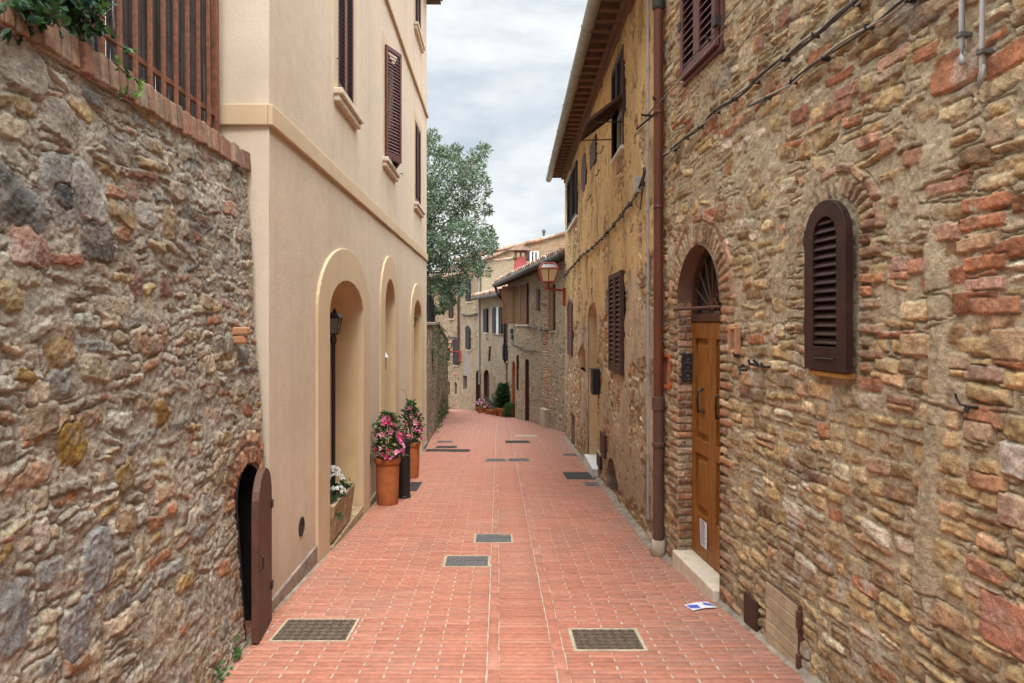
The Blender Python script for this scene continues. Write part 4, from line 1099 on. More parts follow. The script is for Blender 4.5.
mb = MB(WA.T()); mb.box(DA0 - .1, DA1 + .1, -.25, -.20, -.6, 2.5); mb.build('dark_passage', M['dark_void'], ha)
# double door with panels, fanlight with sunray bars
DZ = -0.262; HL = -.125
dr = None
for a, b in ((DA0 + .002, UC - .003), (UC + .003, DA1 - .002)):
    mb = MB(WA.T()); t = HL
    mb.box(a, b, t - .045, t - .020, DZ, 1.705)
    sw = .075
    mb.box(a, a + sw, t - .022, t + .012, DZ, 1.705); mb.box(b - sw, b, t - .022, t + .012, DZ, 1.705)
    for z0, z1 in ((DZ, .10), (.60, .72), (1.57, 1.705)): mb.box(a + sw, b - sw, t - .022, t + .0115, z0, z1)
    for z0, z1 in ((.10, .60), (.72, 1.57)):
        c = [(a + sw + .03, z0 + .035), (b - sw - .03, z0 + .035), (b - sw - .03, z1 - .035), (a + sw + .03, z1 - .035)]
        e = [(x + (.03 if x < (a + b) / 2 else -.03), z + (.03 if z < (z0 + z1) / 2 else -.03)) for x, z in c]
        mb.add([(x, t - .0195, z) for x, z in c] + [(x, t + .006, z) for x, z in e], [(4, 5, 6, 7), (0, 1, 5, 4), (1, 2, 6, 5), (2, 3, 7, 6), (3, 0, 4, 7)])
    d = mb.build('door', M['door_wood'], ha, bevel=.004)
    mb = MB(WA.T()); s = 1 if a < UC - .1 else -1
    m = (UC - .05 if s == 1 else UC + .05)
    if s == -1: m = UC + .19
    else: m = UC - .19
    mb.tube([(m, HL + .010, .98), (m, HL + .055, .96), (m, HL + .060, 1.04), (m, HL + .055, 1.13), (m, HL + .010, 1.15)], .011, 8)
    mb.lathe(m, HL + .012, [(.02, .955), (.02, .975)], 10)
    mb.build('handle', M['iron'], d, smooth=True)
mb = MB(WA.T()); mb.box(DA0, DA1, HL - .04, HL + .02, 1.71, 1.775)
mb.ring(arch_pts(DA0 + .035, DA1 - .035, 1.78, DS, DR - .035, 24), arch_pts(DA0, DA1, 1.78, DS, DR - .002, 24), HL - .03, HL + .015)
fl = mb.build('fanlight', M['dark_wood'], ha, bevel=.003)
mb = MB(WA.T())
for i in range(1, 8):
    a = math.pi * i / 8; mb.tube([(UC, HL + .004, 1.80), (UC + .415 * math.cos(a), HL + .004, DS - .03 + .44 * math.sin(a))], .009, 6)
mb.tube([(UC + .10 * math.cos(math.pi * i / 10), HL + .004, 1.80 + .10 * math.sin(math.pi * i / 10)) for i in range(11)], .009, 6)
mb.build('sunray_bars', M['dark_wood'], fl)
pane(WA, 'glass', DA0 + .01, DA1 - .01, 1.77, 2.32, HL - .028, fl)
mb = MB(WA.T()); mb.tube([(DA0 - .03, .02, 1.82), (DA1 + .06, .02, 1.82)], .012, 8); mb.build('tie_bar', M['rust_dark'], ha)
# marble threshold
mb = MB(WA.T()); mb.box(DA0 + .004, DA1 + .02, HL - .05, .055, -.60, DZ - .004); mb.build('threshold', M['marble'], ha, bevel=.012)
# bell panel on the far jamb
mb = MB(WJ.T()); mb.box(.03, .135, .012, .030, 1.20, 1.435)
bp = mb.build('bell_panel', M['iron'], ha, bevel=.004)
mb = MB(WJ.T())
for z in (1.385, 1.315, 1.245): mb.lathe(.083, .031, [(.011, z - .008), (.011, z + .008)], 10); mb.box(.05, .115, .030, .033, z - .032, z - .024)
mb.build('bell_button', M['grate_grey'], bp)
# small orange framed recess next to the drainpipe
a, b, c, d = nb_
mb = MB(WA.T()); mb.ring([(a, c), (a, d), (b, d), (b, c)], [(a - .03, c - .025), (a - .03, d + .025), (b + .03, d + .025), (b + .03, c - .025)], -.10, .02); mb.box(a - .03, b + .03, -.1, .02, c - .03, c)
mf = mb.build('meter_recess', M['orange_paint'], ha, bevel=.003)
mb = MB(WA.T()); mb.box(a - .02, b + .02, -.14, -.08, c - .02, d + .02); mb.build('back_panel', M['grate_grey'], mf)
# terracotta number tile
u, v = WA.hit(732.5, 340.5, .04)
mb = MB(WA.T())
o = [(u - .062, v - .085), (u + .062, v - .085), (u + .062, v + .085), (u - .062, v + .085)]
mb.box(u - .05, u + .05, .0, .034, v - .088, v + .088)
mb.box(u - .056, u - .040, .0, .048, v - .094, v + .094); mb.box(u + .040, u + .056, 0, .048, v - .094, v + .094); mb.box(u - .04, u + .04, 0, .0475, v + .072, v + .094); mb.box(u - .04, u + .04, 0, .0475, v - .094, v - .066)
nt_ = mb.build('number_tile', M['terracotta_pale'], ha, bevel=.008)
mb = MB(WA.T())
for x in (-.012, .014): mb.box(u + x - .004, u + x + .004, .0342, .0362, v - .05, v + .06)
mb.lathe(u - .012, .036, [(.006, v - .03), (.006, v - .018)], 8)
mb.build('groove', M['soffit_brick'], nt_)
# arched window shutter, closed and proud of the wall
a, b, c, d = SHA
mb = MB(WA.T()); louver(mb, a, b, c, d, .030, .038, .085, .125, .085, .0445, arch=SR, sl=.030)
sh = mb.build('arched_shutter', M['shutter_dark'], ha, bevel=.004)
mb = MB(WA.T()); pl = arch_pts(a + .03, b - .03, c + .03, SHV, SR - .03, 24); n = len(pl); mb.add([(x, .031, z) for x, z in pl], [tuple(range(n))]); mb.build('backing', M['dark_void'], sh)
for z in (c + .20, SHV - .02): mb = MB(WA.T()); mb.box(b, b + .035, .02, .055, z, z + .055); mb.tube([(b + .004, .055, z - .02), (b + .004, .055, z + .08)], .011, 8); mb.build('hinge', M['iron'], sh)
mb = MB(WA.T())
mb.tube([(a + .10, .07, c + .075), (a + .10, .075, c + .065), (a + .27, .075, c + .065), (a + .27, .07, c + .075)], .005, 6)
mb.build('pull_bar', M['iron'], sh)
mb = MB(WA.T()); mb.box(a + .02, b - .015, .0, .055, c - .03, c - .004); mb.build('sill', M['ochre_wood'], sh, bevel=.004)
# upper window with two louvred leaves
a, b, c, d = WA.rect(681.5, 717, 0, 70, .05); c, d = 3.718, 5.15
wu = None
mb = MB(WA.T()); mb.ring([(a, c + .0), (a, d), (b, d), (b, c)], [(a - .03, c - .03), (a - .03, d + .03), (b + .03, d + .03), (b + .03, c - .03)], -.02, .03); mb.box(a - .03, b + .03, -.02, .034, c - .035, c)
wu = mb.build('window', M['shutter_brown'], ha, bevel=.003)
m = (a + b) / 2
for x0, x1 in ((a + .004, m - .002), (m + .002, b - .004)):
    mb = MB(WA.T()); louver(mb, x0, x1, c + .004, d - .004, .032, .036, .06, .07, .06, .062, sl=.032); mb.build('shutter', M['shutter_brown'], wu, bevel=.003)
pane(WA, 'dark_backing', a, b, c, d, .03, wu, 'dark_void')
for uu, zz in ((a, c + .55), (a, c + .14), (b, c + .42), (b, c + 1.0)): mb = MB(WA.T()); mb.box(uu - .03, uu + .03, .03, .075, zz, zz + .07); mb.build('hinge', M['iron'], wu)
# cellar hatch of pale boards, little iron vent door
a, b, c, d = 3.895, 4.300, -.31, .095
T_ = WA.T()
mb = MB(T_); mb.box(a, b, -.01, .022, c, d)
ht = mb.build('cellar_hatch', M['rust_dark'], ha, bevel=.003)
mb = MB(T_)
for i in range(5): z = c + .012 + i * .078; mb.box(a + .014, b - .012, .020, .027 + .002 * (i % 2), z, z + .074)
mb.build('board', M['pale_wood'], ht, bevel=.004)
mb = MB(T_)
for z in (c + .03, d - .13): mb.box(a - .012, a + .018, .01, .034, z, z + .1)
mb.build('hinge', M['rust_dark'], ht, bevel=.003)
a, b, c, d = 4.425, 4.625, -.335, -.105
mb = MB(T_); mb.box(a, b, -.01, .018, c, d); mb.box(a + .015, b - .015, .018, .022, c + .015, d - .015)
vt_ = mb.build('vent_door', M['shutter_worn'], ha, bevel=.003)
# wrought iron hooks
def hook(par, pts, r=.008, name='hook', wall=WA):
    b_ = MB(wall.T())
    for p in pts: b_.tube(p, r, 7)
    return b_.build(name, M['iron'], par, smooth=False)
u, v = WA.hit(962, 404, .05)
hook(ha, [[(u - .04, .0, v - .008), (u + .0, .03, v - .008), (u + .02, .04, v - .004), (u + .035, .045, v + .02), (u + .035, .05, v + .037)], [(u + .006, .03, v - .01), (u + .004, .035, v - .03), (u - .006, .035, v - .034), (u - .01, .03, v - .012)]], .005)
u, v = WA.hit(766, 365)
hook(ha, [[(u - .10, .035, v - .008), (u + .12, .035, v - .003)], [(u - .08, 0, v - .006), (u - .08, .06, v - .006), (u - .08, .07, v + .02)], [(u + .03, .035, v - .004), (u + .03, .07, v + .03)], [(u + .10, 0, v - .003), (u + .10, .06, v), (u + .10, .07, v + .03)]], .0085, 'hook_rack')
u, v = WA.hit(747, 369)
hook(ha, [[(u + .03, 0, v + .03), (u + .02, .05, v + .01), (u, .05, v - .005), (u - .06, .03, v - .005)], [(u, .05, v - .005), (u - .02, .055, v - .035)]], .009)
u, v = WA.hit(740, 355)
hook(ha, [[(u, 0, v), (u, .04, v - .005), (u - .01, .05, v + .02)], [(u + .02, .03, v - .01), (u - .03, .03, v - .012)]], .007)

# things on and by the near house
def wire(name, pts, r, m, wall, label, clips=0, group=None, strands=1):
    """a sagging bundle along a wall, given by (u, h, v) points"""
    P = []
    for i in range(len(pts) - 1):
        a, b = np.array(pts[i]), np.array(pts[i + 1]); n = max(2, int(np.linalg.norm(b - a) / .10))
        for j in range(n):
            t = j / n; q = a + (b - a) * t; q[2] += -0.010 * math.sin(math.pi * t) * (1 if n > 4 else 0); P.append(q)
    P.append(np.array(pts[-1]))
    c = np.mean(P, 0); t_ = thing(name, label, 'cable', wall.map(*c), group)
    for s in range(strands):
        b_ = MB(wall.T())
        ph0 = random.uniform(0, 6)
        b_.tube([tuple(q + np.array((0, .006 * math.sin(k * .9 + ph0 + s * 2.1) + .004, .011 * math.cos(k * .8 + ph0 + s * 2.1))) * (1 if strands > 1 else .3)) for k, q in enumerate(P)], r, 6)
        b_.build('strand', m[s % len(m)], t_, smooth=True)
    if clips:
        for k in range(2, len(P) - 1, clips):
            u, h, v = P[k]; b_ = MB(wall.T()); b_.box(u - .006, u + .006, 0, h + r + .009, v - r * 1.9, v + r * 1.9); b_.build('cable_clip', M['black_plastic'], t_)
    return t_
def ph(wall, lst, h=.035): return [(wall.hit(x, y)[0], h, wall.hit(x, y)[1]) for x, y in lst]
CB = [M['cable'], M['cable_pale'], M['cable']]
wire('cable_bundle', ph(WA, [(668, 155), (690, 138), (720, 112), (760, 82), (800, 51), (832, 27), (862, 4), (900, -24), (980, -80)]), .0075, CB, WA, 'thick clipped cable bundle climbing the near stone wall, the upper of two', 3, 'cables on the near stone wall', 3)
wire('cable_bundle', ph(WA, [(755, 107), (772, 98), (790, 87), (806, 77), (830, 59), (860, 37), (890, 17), (916, 0), (990, -50)]), .0065, CB[:2], WA, 'shorter cable on the near stone wall ending in a taped frayed tip', 3, 'cables on the near stone wall', 2)
hk = [(660, 117), (668, 103), (690, 83), (715, 57), (735, 38), (766, 8), (800, -24)]
wire('thin_wire', ph(WA, [(654, 121), (672, 103), (735, 38), (770, 4), (800, -24)], .12), .0035, [M['cable_pale']], WA, 'thin pale washing wire strung on brackets below the upper shuttered window', 0, 'wires on brackets')
wire('thin_wire', ph(WA, [(658, 118), (676, 98), (722, 42), (762, 0), (785, -24)], .13), .0035, [M['cable']], WA, 'thin dark wire strung on brackets across the upper shuttered window', 0, 'wires on brackets')
for pts in ([(720, 40)], [(665, 100)]):
    u, v = WA.hit(*pts[0]); hook(ha, [[(u + .09, .02, v), (u - .06, .13, v)], [(u - .06, .13, v - .02), (u - .06, .13, v + .015)]], .007, 'wire_bracket')
u, v = WA.hit(663, 116)
hook(ha, [[(u + .02, .0, v), (u + .02, .20, v + .01)], [(u - .12, .10, v - .005), (u + .45, .12, v + .006)]], .011, 'wire_bracket')
for px, yb, up in ((969, 66, 0), (990, 84, 1)):
    u, v0 = WA.hit(px, yb)
    lbl = 'grey conduit with a bent open end, upper right of the stone wall' if not up else 'grey conduit ending in a small fork, at the right edge of the stone wall'
    t_ = thing('conduit', lbl, 'conduit', WA.map(u, .03, v0), 'conduits at the top right')
    b_ = MB(WA.T()); pts = [(u - .004, .03, 4.4), (u, .03, v0 + .07), (u + .0, .033, v0 + .03), (u - .022, .045, v0)] if not up else [(u - .012, .03, 4.4), (u + .004, .03, v0 + .05), (u + .012, .035, v0)]
    b_.tube(pts, .0105 if not up else .0085, 10)
    if up: b_.tube([(u + .012, .035, v0), (u - .012, .04, v0 + .02), (u - .026, .045, v0 + .062)], .006, 8)
    b_.build('tube', M['conduit'], t_, smooth=True)
    b_ = MB(WA.T()); b_.box(u - .016, u + .016, .0, .046, v0 + .11, v0 + .128); b_.build('clip', M['grate_grey'], t_, bevel=.002)
# paper notice hanging on the door and leaflet on the paving
u, v = WA.hit(706, 534, HL)
def note_T(x, y, z): return WA.map(u + x, HL + .018 + y, v + z)
nt = thing('paper_notice', 'white printed notice hanging on the lower part of the wooden door', 'notice', WA.map(u, HL + .02, v))
b_ = MB(note_T); b_.add([(-.075, 0.004, -.11), (.075, 0.0, -.11), (.078, .006, .11), (-.072, .003, .11)], [(0, 1, 2, 3)]); b_.add([(-.075, 0.0035, -.11), (.075, -.0005, -.11), (.078, .0055, .11), (-.072, .0025, .11)], [(0, 1, 2, 3)]); b_.build('sheet', M['paper'], nt)
b_ = MB(note_T)
for i in range(15):
    z = .085 - i * .0125; w = random.uniform(.085, .118); b_.box(.055 - w, .055, .0068, .0074, z, z + .0035)
b_.box(-.02, .055, .0068, .0074, .095, .102)
b_.build('printed_lines', M['ink'], nt)
x, y, z = ground_at(700.5, 607)
lf = thing('leaflet', 'crumpled blue and white leaflet lying on the brick paving by the doorstep', 'paper', (x, y, z))
def LT(a, b, c): return (x + a * .94 - b * .3, y + a * .3 + b * .94, float(zs(y + a * .3 + b * .94)) + .004 + c)
b_ = MB(LT); b_.add([(-.10, -.06, .001), (0, -.06, .009), (.10, -.06, .002), (.10, .06, .004), (0, .06, .011), (-.10, .06, .002)], [(0, 1, 4, 5), (1, 2, 3, 4)]); b_.build('sheet', M['paper'], lf)
b_ = MB(LT); b_.add([(-.095, -.02, .0045), (-.03, -.05, .0095), (-.02, .01, .0115), (-.09, .05, .0045)], [(0, 1, 2, 3)]); b_.add([(.03, .0, .0115), (.09, -.04, .0065), (.09, .02, .0065), (.04, .04, .0115)], [(0, 1, 2, 3)]); b_.build('printed_picture', M['ink_blue'], lf)

# ------------------------------------------------------------------ right: the ochre plaster house
WO = Wall((1.38, 0), (0, 1), (-1, 0))
hb = thing('plaster_house', 'long house with worn ochre plaster, deep eaves and small shuttered windows', 'house', (1.5, 11, -0.8))
random.seed(99)
cel = (8.78, 9.80, -1.2, -.15, -.52)
dB = WO.rect(590, 598.5, 303, 440); dB = (dB[0], dB[1], -1.4, 2.05, 1.75)
nl = WO.rect(572, 575, 413, 443); nl = (nl[0], nl[1], -1.3, nl[3])
na = WO.rect(580, 587.5, 345, 370); na = (na[0], na[1], na[2], na[3], (na[2] + na[3]) / 2)
wB3 = WO.rect(614.7, 625.3, 60, 154); wB3 = (wB3[0], wB3[1], 3.875, 5.03)
wB4 = WO.rect(569.5, 579, 165, 226); wB4 = (wB4[0], wB4[1], 3.93, 5.05)
slot = WO.rect(607, 610.2, 290, 311)
opB = [cel, dB, nl, na, wB3, wB4, slot]
st = courses(6.4, 17.6, -1.6, 5.6, (.055, .12), (.12, .32), PAL_TAN, prot=(.0, .034), jit=.6, rnd=.7, brick=(.15, PAL_BRICK), rot=.07, skip=lambda u, v: cel[0] - .2 < u < cel[1] + .2 and v < .05 and False)
st += voussoirs((cel[0] + cel[1]) / 2, cel[4], .51, .70, 17, PAL_JAMB, 0, math.pi, .78)
def postB(U, V, h, C):
    up = sstep(2.15, 2.45, V + .5 * (fbm(U / .5, V / .35, 4, 201) - .5) + .10 * (U - 7))
    th = 0.335 + .10 * up - .10 * sstep(.9, .0, V + .07 * (U - 7)) - .30 * sstep(-.15, -.55, V + .07 * (U - 7))- .02 * (U > 13)
    nz = fbm(U / .55, V / .75, 5, 211)
    pm = sstep(th + .055, th, nz) if False else sstep(-.012, .012, (th + .20) - nz)
    ed = sstep(-.06, .02, (th + .20) - nz)
    ph_ = .026 + .012 * (fbm(U / .5, V / .5, 3, 215) - .5) + .008 * (fbm(U / .06, V / .06, 4, 217) - .5)
    pit_ = sstep(.66, .74, fbm(U / .11, V / .12, 4, 219))
    ph_ = ph_ - .016 * pit_
    h2 = h * (1 - pm) + np.maximum(h * .55, ph_) * pm
    och = np.array((.56, .385, .185)); gry = np.array((.47, .355, .235))
    pc = gry * (1 - up[..., None]) + och * up[..., None]
    stn = fbm(U / .55, V / .8, 5, 221)[..., None]
    pc = pc * (1 + .55 * (stn - .5)) * (1 + .35 * (fbm(U / .05, V / .05, 4, 223)[..., None] - .5))
    dk = sstep(.58, .74, fbm(U / .30, V / .55, 5, 225))[..., None]
    pc = pc * (1 - .38 * dk)
    gp = sstep(.62, .68, fbm(U / .7 + 3, V / .9, 4, 229))[..., None] * (1 - .6 * up[..., None])
    pc = pc * (1 - .5 * gp) + np.array((.30, .25, .19)) * .5 * gp
    pc = pc * (1 - .35 * pit_[..., None])
    damp = sstep(.9, -.4, V + .07 * (U - 7) + .5 * (fbm(U / .4, V / .4, 3, 231) - .5))[..., None]
    pc = pc * (1 - .25 * damp); C = C * (1 - .12 * damp)
    C = C * (1 - pm[..., None]) + pc * pm[..., None]
    return h2, C
PO = dict(PA, mfun=lambda U, V: .004 + 0 * U, post=postB, mcol=(.42, .325, .21), rough=.008)
masonry(WO, [(6.45, 10, -1.3, 5.5, .0125), (10, 17.45, -1.6, 5.5, .022)], st, PO, opB, (4.0, 6.5, 17.45, -2, 5.5), 'wall', M['masonry'], hb)
def recess(wall, op, d, par, m, name='recess', back='dark_void', hb_=None):
    b_ = MB(wall.T())
    pl = arch_pts(op[0], op[1], op[2], op[4], op[3] - op[4], 16) if len(op) > 4 else [(op[0], op[2]), (op[0], op[3]), (op[1], op[3]), (op[1], op[2])]
    b_.strip(pl, .016, -d)
    if len(op) == 4: b_.strip([(op[0], op[2]), (op[1], op[2])], .016, -d)
    r = b_.build(name, m, par)
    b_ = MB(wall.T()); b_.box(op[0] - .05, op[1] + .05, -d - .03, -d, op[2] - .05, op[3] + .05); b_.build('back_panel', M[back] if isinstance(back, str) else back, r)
    return r
recess(WO, cel, .45, hb, M['skirting'], 'cellar_arch')
rd = recess(WO, dB, .28, hb, M['plaster_warm'], 'doorway', 'ochre_wood')
b_ = MB(WO.T()); b_.box(dB[0] - .03, dB[1] + .03, -.26, .10, float(zs(dB[1])) - .1, float(zs(dB[0])) + .14); b_.build('doorstep', M['white_paint'], hb, bevel=.012)
recess(WO, nl, .3, hb, M['skirting'], 'low_opening', 'dark_wood'); recess(WO, na, .10, hb, M['plaster_warm'], 'blind_niche', 'plaster_warm'); recess(WO, slot, .15, hb, M['cement'], 'slit_window')
# lower windows with narrow closed shutters
for (x0, x1, y0, y1, arch, m) in ((613.4, 626.2, 273, 372.5, 0, 'shutter_worn'), (570, 574.2, 298.7, 355, .18, 'shutter_brown')):
    a, b, c, d = WO.rect(x0, x1, y0, y1); mm = (a + b) / 2
    b_ = MB(WO.T()); b_.box(a + .01, b - .01, .010, .022, c + .01, d - arch - .01); w = b_.build('window', M['dark_void'], hb)
    for p, q in ((a, mm - .003), (mm + .003, b)):
        b_ = MB(WO.T())
        if arch: 
            if p == a: louver(b_, a, b, c, d, .026, .04, .08, .10, .06, .06, arch=arch)
            else: continue
        else: louver(b_, p, q, c, d, .026, .045, .085, .09, .07, .062, sl=.036)
        b_.build('shutter', M[m], w, bevel=.003)
# upper window: louvred leaves above, the lower flap propped out over the street
a, b, c, d = wB3
w = recess(WO, wB3, .14, hb, M['plaster_trim'], 'window', 'pane')
b_ = MB(WO.T()); b_.ring([(a, c), (a, d), (b, d), (b, c)], [(a - .05, c), (a - .05, d + .05), (b + .05, d + .05), (b + .05, c)], -.05, .04); b_.build('frame', M['shutter_worn'], w, bevel=.003)
b_ = MB(WO.T()); b_.box(a - .02, b + .02, -.12, .06, c - .05, c - .005); b_.build('sill', M['white_paint'], w, bevel=.006)
mm = (a + b) / 2
for p, q in ((a + .003, mm - .003), (mm + .003, b - .003)):
    b_ = MB(WO.T()); louver(b_, p, q, 4.48, d - .003, .012, .036, .05, .05, .05, .055); b_.build('shutter', M['shutter_grey'], w, bevel=.003)
    b_ = MB(WO.T()); b_.ring([(p, c + .02), (p, 4.46), (q, 4.46), (q, c + .02)][::1], [(p + .045, c + .06), (p + .045, 4.42), (q - .045, 4.42), (q - .045, c + .06)], -.06, -.03); b_.box(p, q, -.06, -.03, c + .012, c + .055); b_.build('casement', M['white_paint'], w)
def Tfl(x, y, z):       # z runs down the flap, y through it
    s, e = math.sin(math.radians(53)), math.cos(math.radians(53)); return WO.map(x, .045 + z * s + y * e, 4.47 - z * e + y * s)
b_ = MB(Tfl); louver(b_, a - .02, mm - .003, 0, .55, -.018, .036, .055, .06, .06, .055); louver(b_, mm + .003, b + .02, 0, .55, -.018, .036, .055, .06, .06, .055)
b_.box(a - .01, b + .01, -.004, .0, .03, .52); b_.build('propped_flap', M['shutter_worn'], w, bevel=.003)
for x in (a + .02, b - .02): b_ = MB(WO.T()); b_.tube([(x, .02, 4.16), (x, .44, 4.15)], .008, 6); b_.build('flap_stay', M['iron'], w)
# far upper window
a, b, c, d = wB4
w = recess(WO, wB4, .12, hb, M['plaster_trim'], 'window'); mm = (a + b) / 2
for p, q in ((a, mm - .1), (mm + .1, b)):
    b_ = MB(WO.T()); louver(b_, p, q, c, d, .025, .04, .07, .08, .07, .055); b_.build('shutter', M['shutter_grey'], w, bevel=.003)
b_ = MB(WO.T()); b_.box(a - .05, b + .05, -.05, .07, c - .06, c - .006); b_.build('sill', M['white_paint'], w, bevel=.006)
# painted blind panels: an oval and a plain brown board
u, v = WO.hit(585.2, 173); b_ = MB(WO.T()); b_.prism([(u + .42 * math.cos(t), v + .36 * math.sin(t)) for t in np.linspace(0, 2 * math.pi, 24, False)], .0, .036); b_.build('oval_panel', M['shutter_worn'], hb, bevel=.004)
a, b, c, d = WO.rect(592, 597.5, 140, 165); b_ = MB(WO.T()); b_.box(a, b, 0, .036, c, d); b_.build('blind_panel', M['shutter_worn'], hb, bevel=.004)
# lower fittings: letter box, grille, vent
a, b, c, d = WO.rect(596.3, 601, 369, 393); b_ = MB(WO.T()); b_.box(a, a + .30, .02, .13, c, d); b_.box(a, a + .30, .02, .145, d, d + .02); b_.build('letter_box', M['black_plastic'], hb, bevel=.006)
a, b, c, d = WO.rect(603, 607.5, 433, 456); b_ = MB(WO.T()); b_.box(a, b, .0, .045, c, d)
gr = b_.build('grille', M['shutter_worn'], hb, bevel=.004)
a, b, c, d = WO.rect(599, 602.3, 454.5, 467); b_ = MB(WO.T()); b_.box(a, b, .0, .04, c, d); b_.build('vent', M['iron'], hb, bevel=.003)
# eaves: brick corbels, soffit, gutter, roof
b_ = MB(WO.T()); b_.box(6.50, 17.55, -.02, .05, 5.29, 5.42); b_.box(6.50, 17.55, .05, .115, 5.38, 5.46); b_.build('cornice', M['soffit_brick'], hb, bevel=.006)
u = 6.6
while u < 17.5:
    b_ = MB(WO.T()); b_.box(u, u + .10, .05, .37, 5.40, 5.49); b_.build('rafter_end', M['soffit_brick'], hb, bevel=.006); u += .29
b_ = MB(WO.T()); b_.add([(6.5, .46, 5.45), (17.6, .46, 5.45), (17.6, -4.2, 7.1), (6.5, -4.2, 7.1), (6.5, .46, 5.52), (17.6, .46, 5.52), (17.6, -4.2, 7.17), (6.5, -4.2, 7.17)],
       [(0, 1, 2, 3), (4, 5, 6, 7), (0, 1, 5, 4), (1, 2, 6, 5), (2, 3, 7, 6), (3, 0, 4, 7)], (.20, .105, .07)); b_.build('roof', M['roof_tile'], hb, cols=True)
b_ = MB(WO.T()); prof = [(.43 + .078 * math.cos(t), 5.415 + .078 * math.sin(t)) for t in np.linspace(math.pi * .92, 2.08 * math.pi, 14)]
n = len(prof); b_.add([(6.0, h, v) for h, v in prof] + [(17.66, h, v) for h, v in prof], [(i, i + 1, n + i + 1, n + i) for i in range(n - 1)] + [tuple(range(n)), tuple(range(n, 2 * n))])
for u in np.arange(7, 17.6, 1.55): b_.ring([(u, .0), (u + .02, 0)], [(u, 0), (u + .02, 0)], 0, 0) if False else b_.tube([(u, .43 + .083 * math.cos(t), 5.415 + .083 * math.sin(t)) for t in np.linspace(math.pi * .92, 2.08 * math.pi, 12)], .006, 5)
b_.build('gutter', M['zinc'], hb, smooth=False)
# rust red drainpipe with its cast iron foot, between the two houses
pu = 6.32; px_, py_ = WA.map(pu, .062, 0)[:2]; zg = float(zs(py_))
b_ = MB(); b_.tube([(px_, py_, .95), (px_, py_, 4.62)], .045, 18, False)
for z in (1.72 + 1.9, 2.75): b_.tube([(px_, py_, z), (px_, py_, z + .03)], .048, 18)
dp = b_.build('drainpipe', M['pipe_paint'], hb, smooth=True)
b_ = MB(); b_.tube([(px_, py_, zg + .12), (px_, py_, .98)], .050, 18, False); b_.lathe(px_, py_, [(.05, .9), (.061, .905), (.061, 1.02), (.05, 1.025)], 18); b_.lathe(px_, py_, [(.05, .56), (.060, .565), (.060, .60), (.05, .605)], 18)
b_.build('cast_iron_foot', M['pipe_iron'], dp)
b_ = MB(); b_.lathe(px_, py_, [(.072, zg - .01), (.068, zg + .07), (.06, zg + .15), (.02, zg + .152)], 14); b_.build('base_block', M['cement'], dp, smooth=True)
b_ = MB(); b_.tube([(px_, py_, 4.58), (px_, py_, 5.25), (px_ - .2, py_ + .3, 5.36)], .05, 18); b_.lathe(px_, py_, [(.05, 4.58), (.058, 4.6), (.058, 4.7), (.05, 4.72)], 18); b_.build('zinc_head', M['zinc_dark'], dp, smooth=True)
b_ = MB(WO.T()); u, v = WO.hit(652.3, 300); b_.tube([(6.76, .03, zg + .2), (6.76, .03, 2.4), (6.74, .035, 5.3)], .017, 10)
for z in (0.4, 1.2, 2.0, 2.8, 3.6, 4.2): b_.box(6.735, 6.785, 0, .052, z, z + .015)
b_.build('conduit', M['conduit'], hb)
# junction box and the cable sagging along the plaster
u, v = WO.hit(643.3, 185); u = 7.15
b_ = MB(WO.T()); b_.box(u - .06, u + .06, .02, .10, v - .09, v + .08); jb = b_.build('junction_box', M['conduit'], hb, bevel=.01)
b_ = MB(WO.T()); b_.tube([(u - .04, .07, v - .09), (u - .02, .09, v - .2), (u - .12, .06, v - .28), (u - .2, .05, v - .1), (u - .26, .05, v + .12)], .008, 6); b_.build('loop', M['cable'], jb)
wire('cable_bundle', ph(WO, [(650, 170), (647, 184), (640, 196), (628, 212), (612, 231), (598, 245), (585, 255), (572, 269), (565.5, 277)], .05), .013, CB, WO, 'thick cable bundle sagging along the ochre plaster wall', 6, None, 3)
for px, py in ((604, 150), (600, 173), (591, 198)):
    u, v = WO.hit(px, py); hook(hb, [[(u - .25, .03, v), (u + .25, .03, v + .01)], [(u - .2, .0, v), (u - .2, .06, v)], [(u + .2, 0, v), (u + .2, .06, v)]], .006, 'wall_tie', WO)

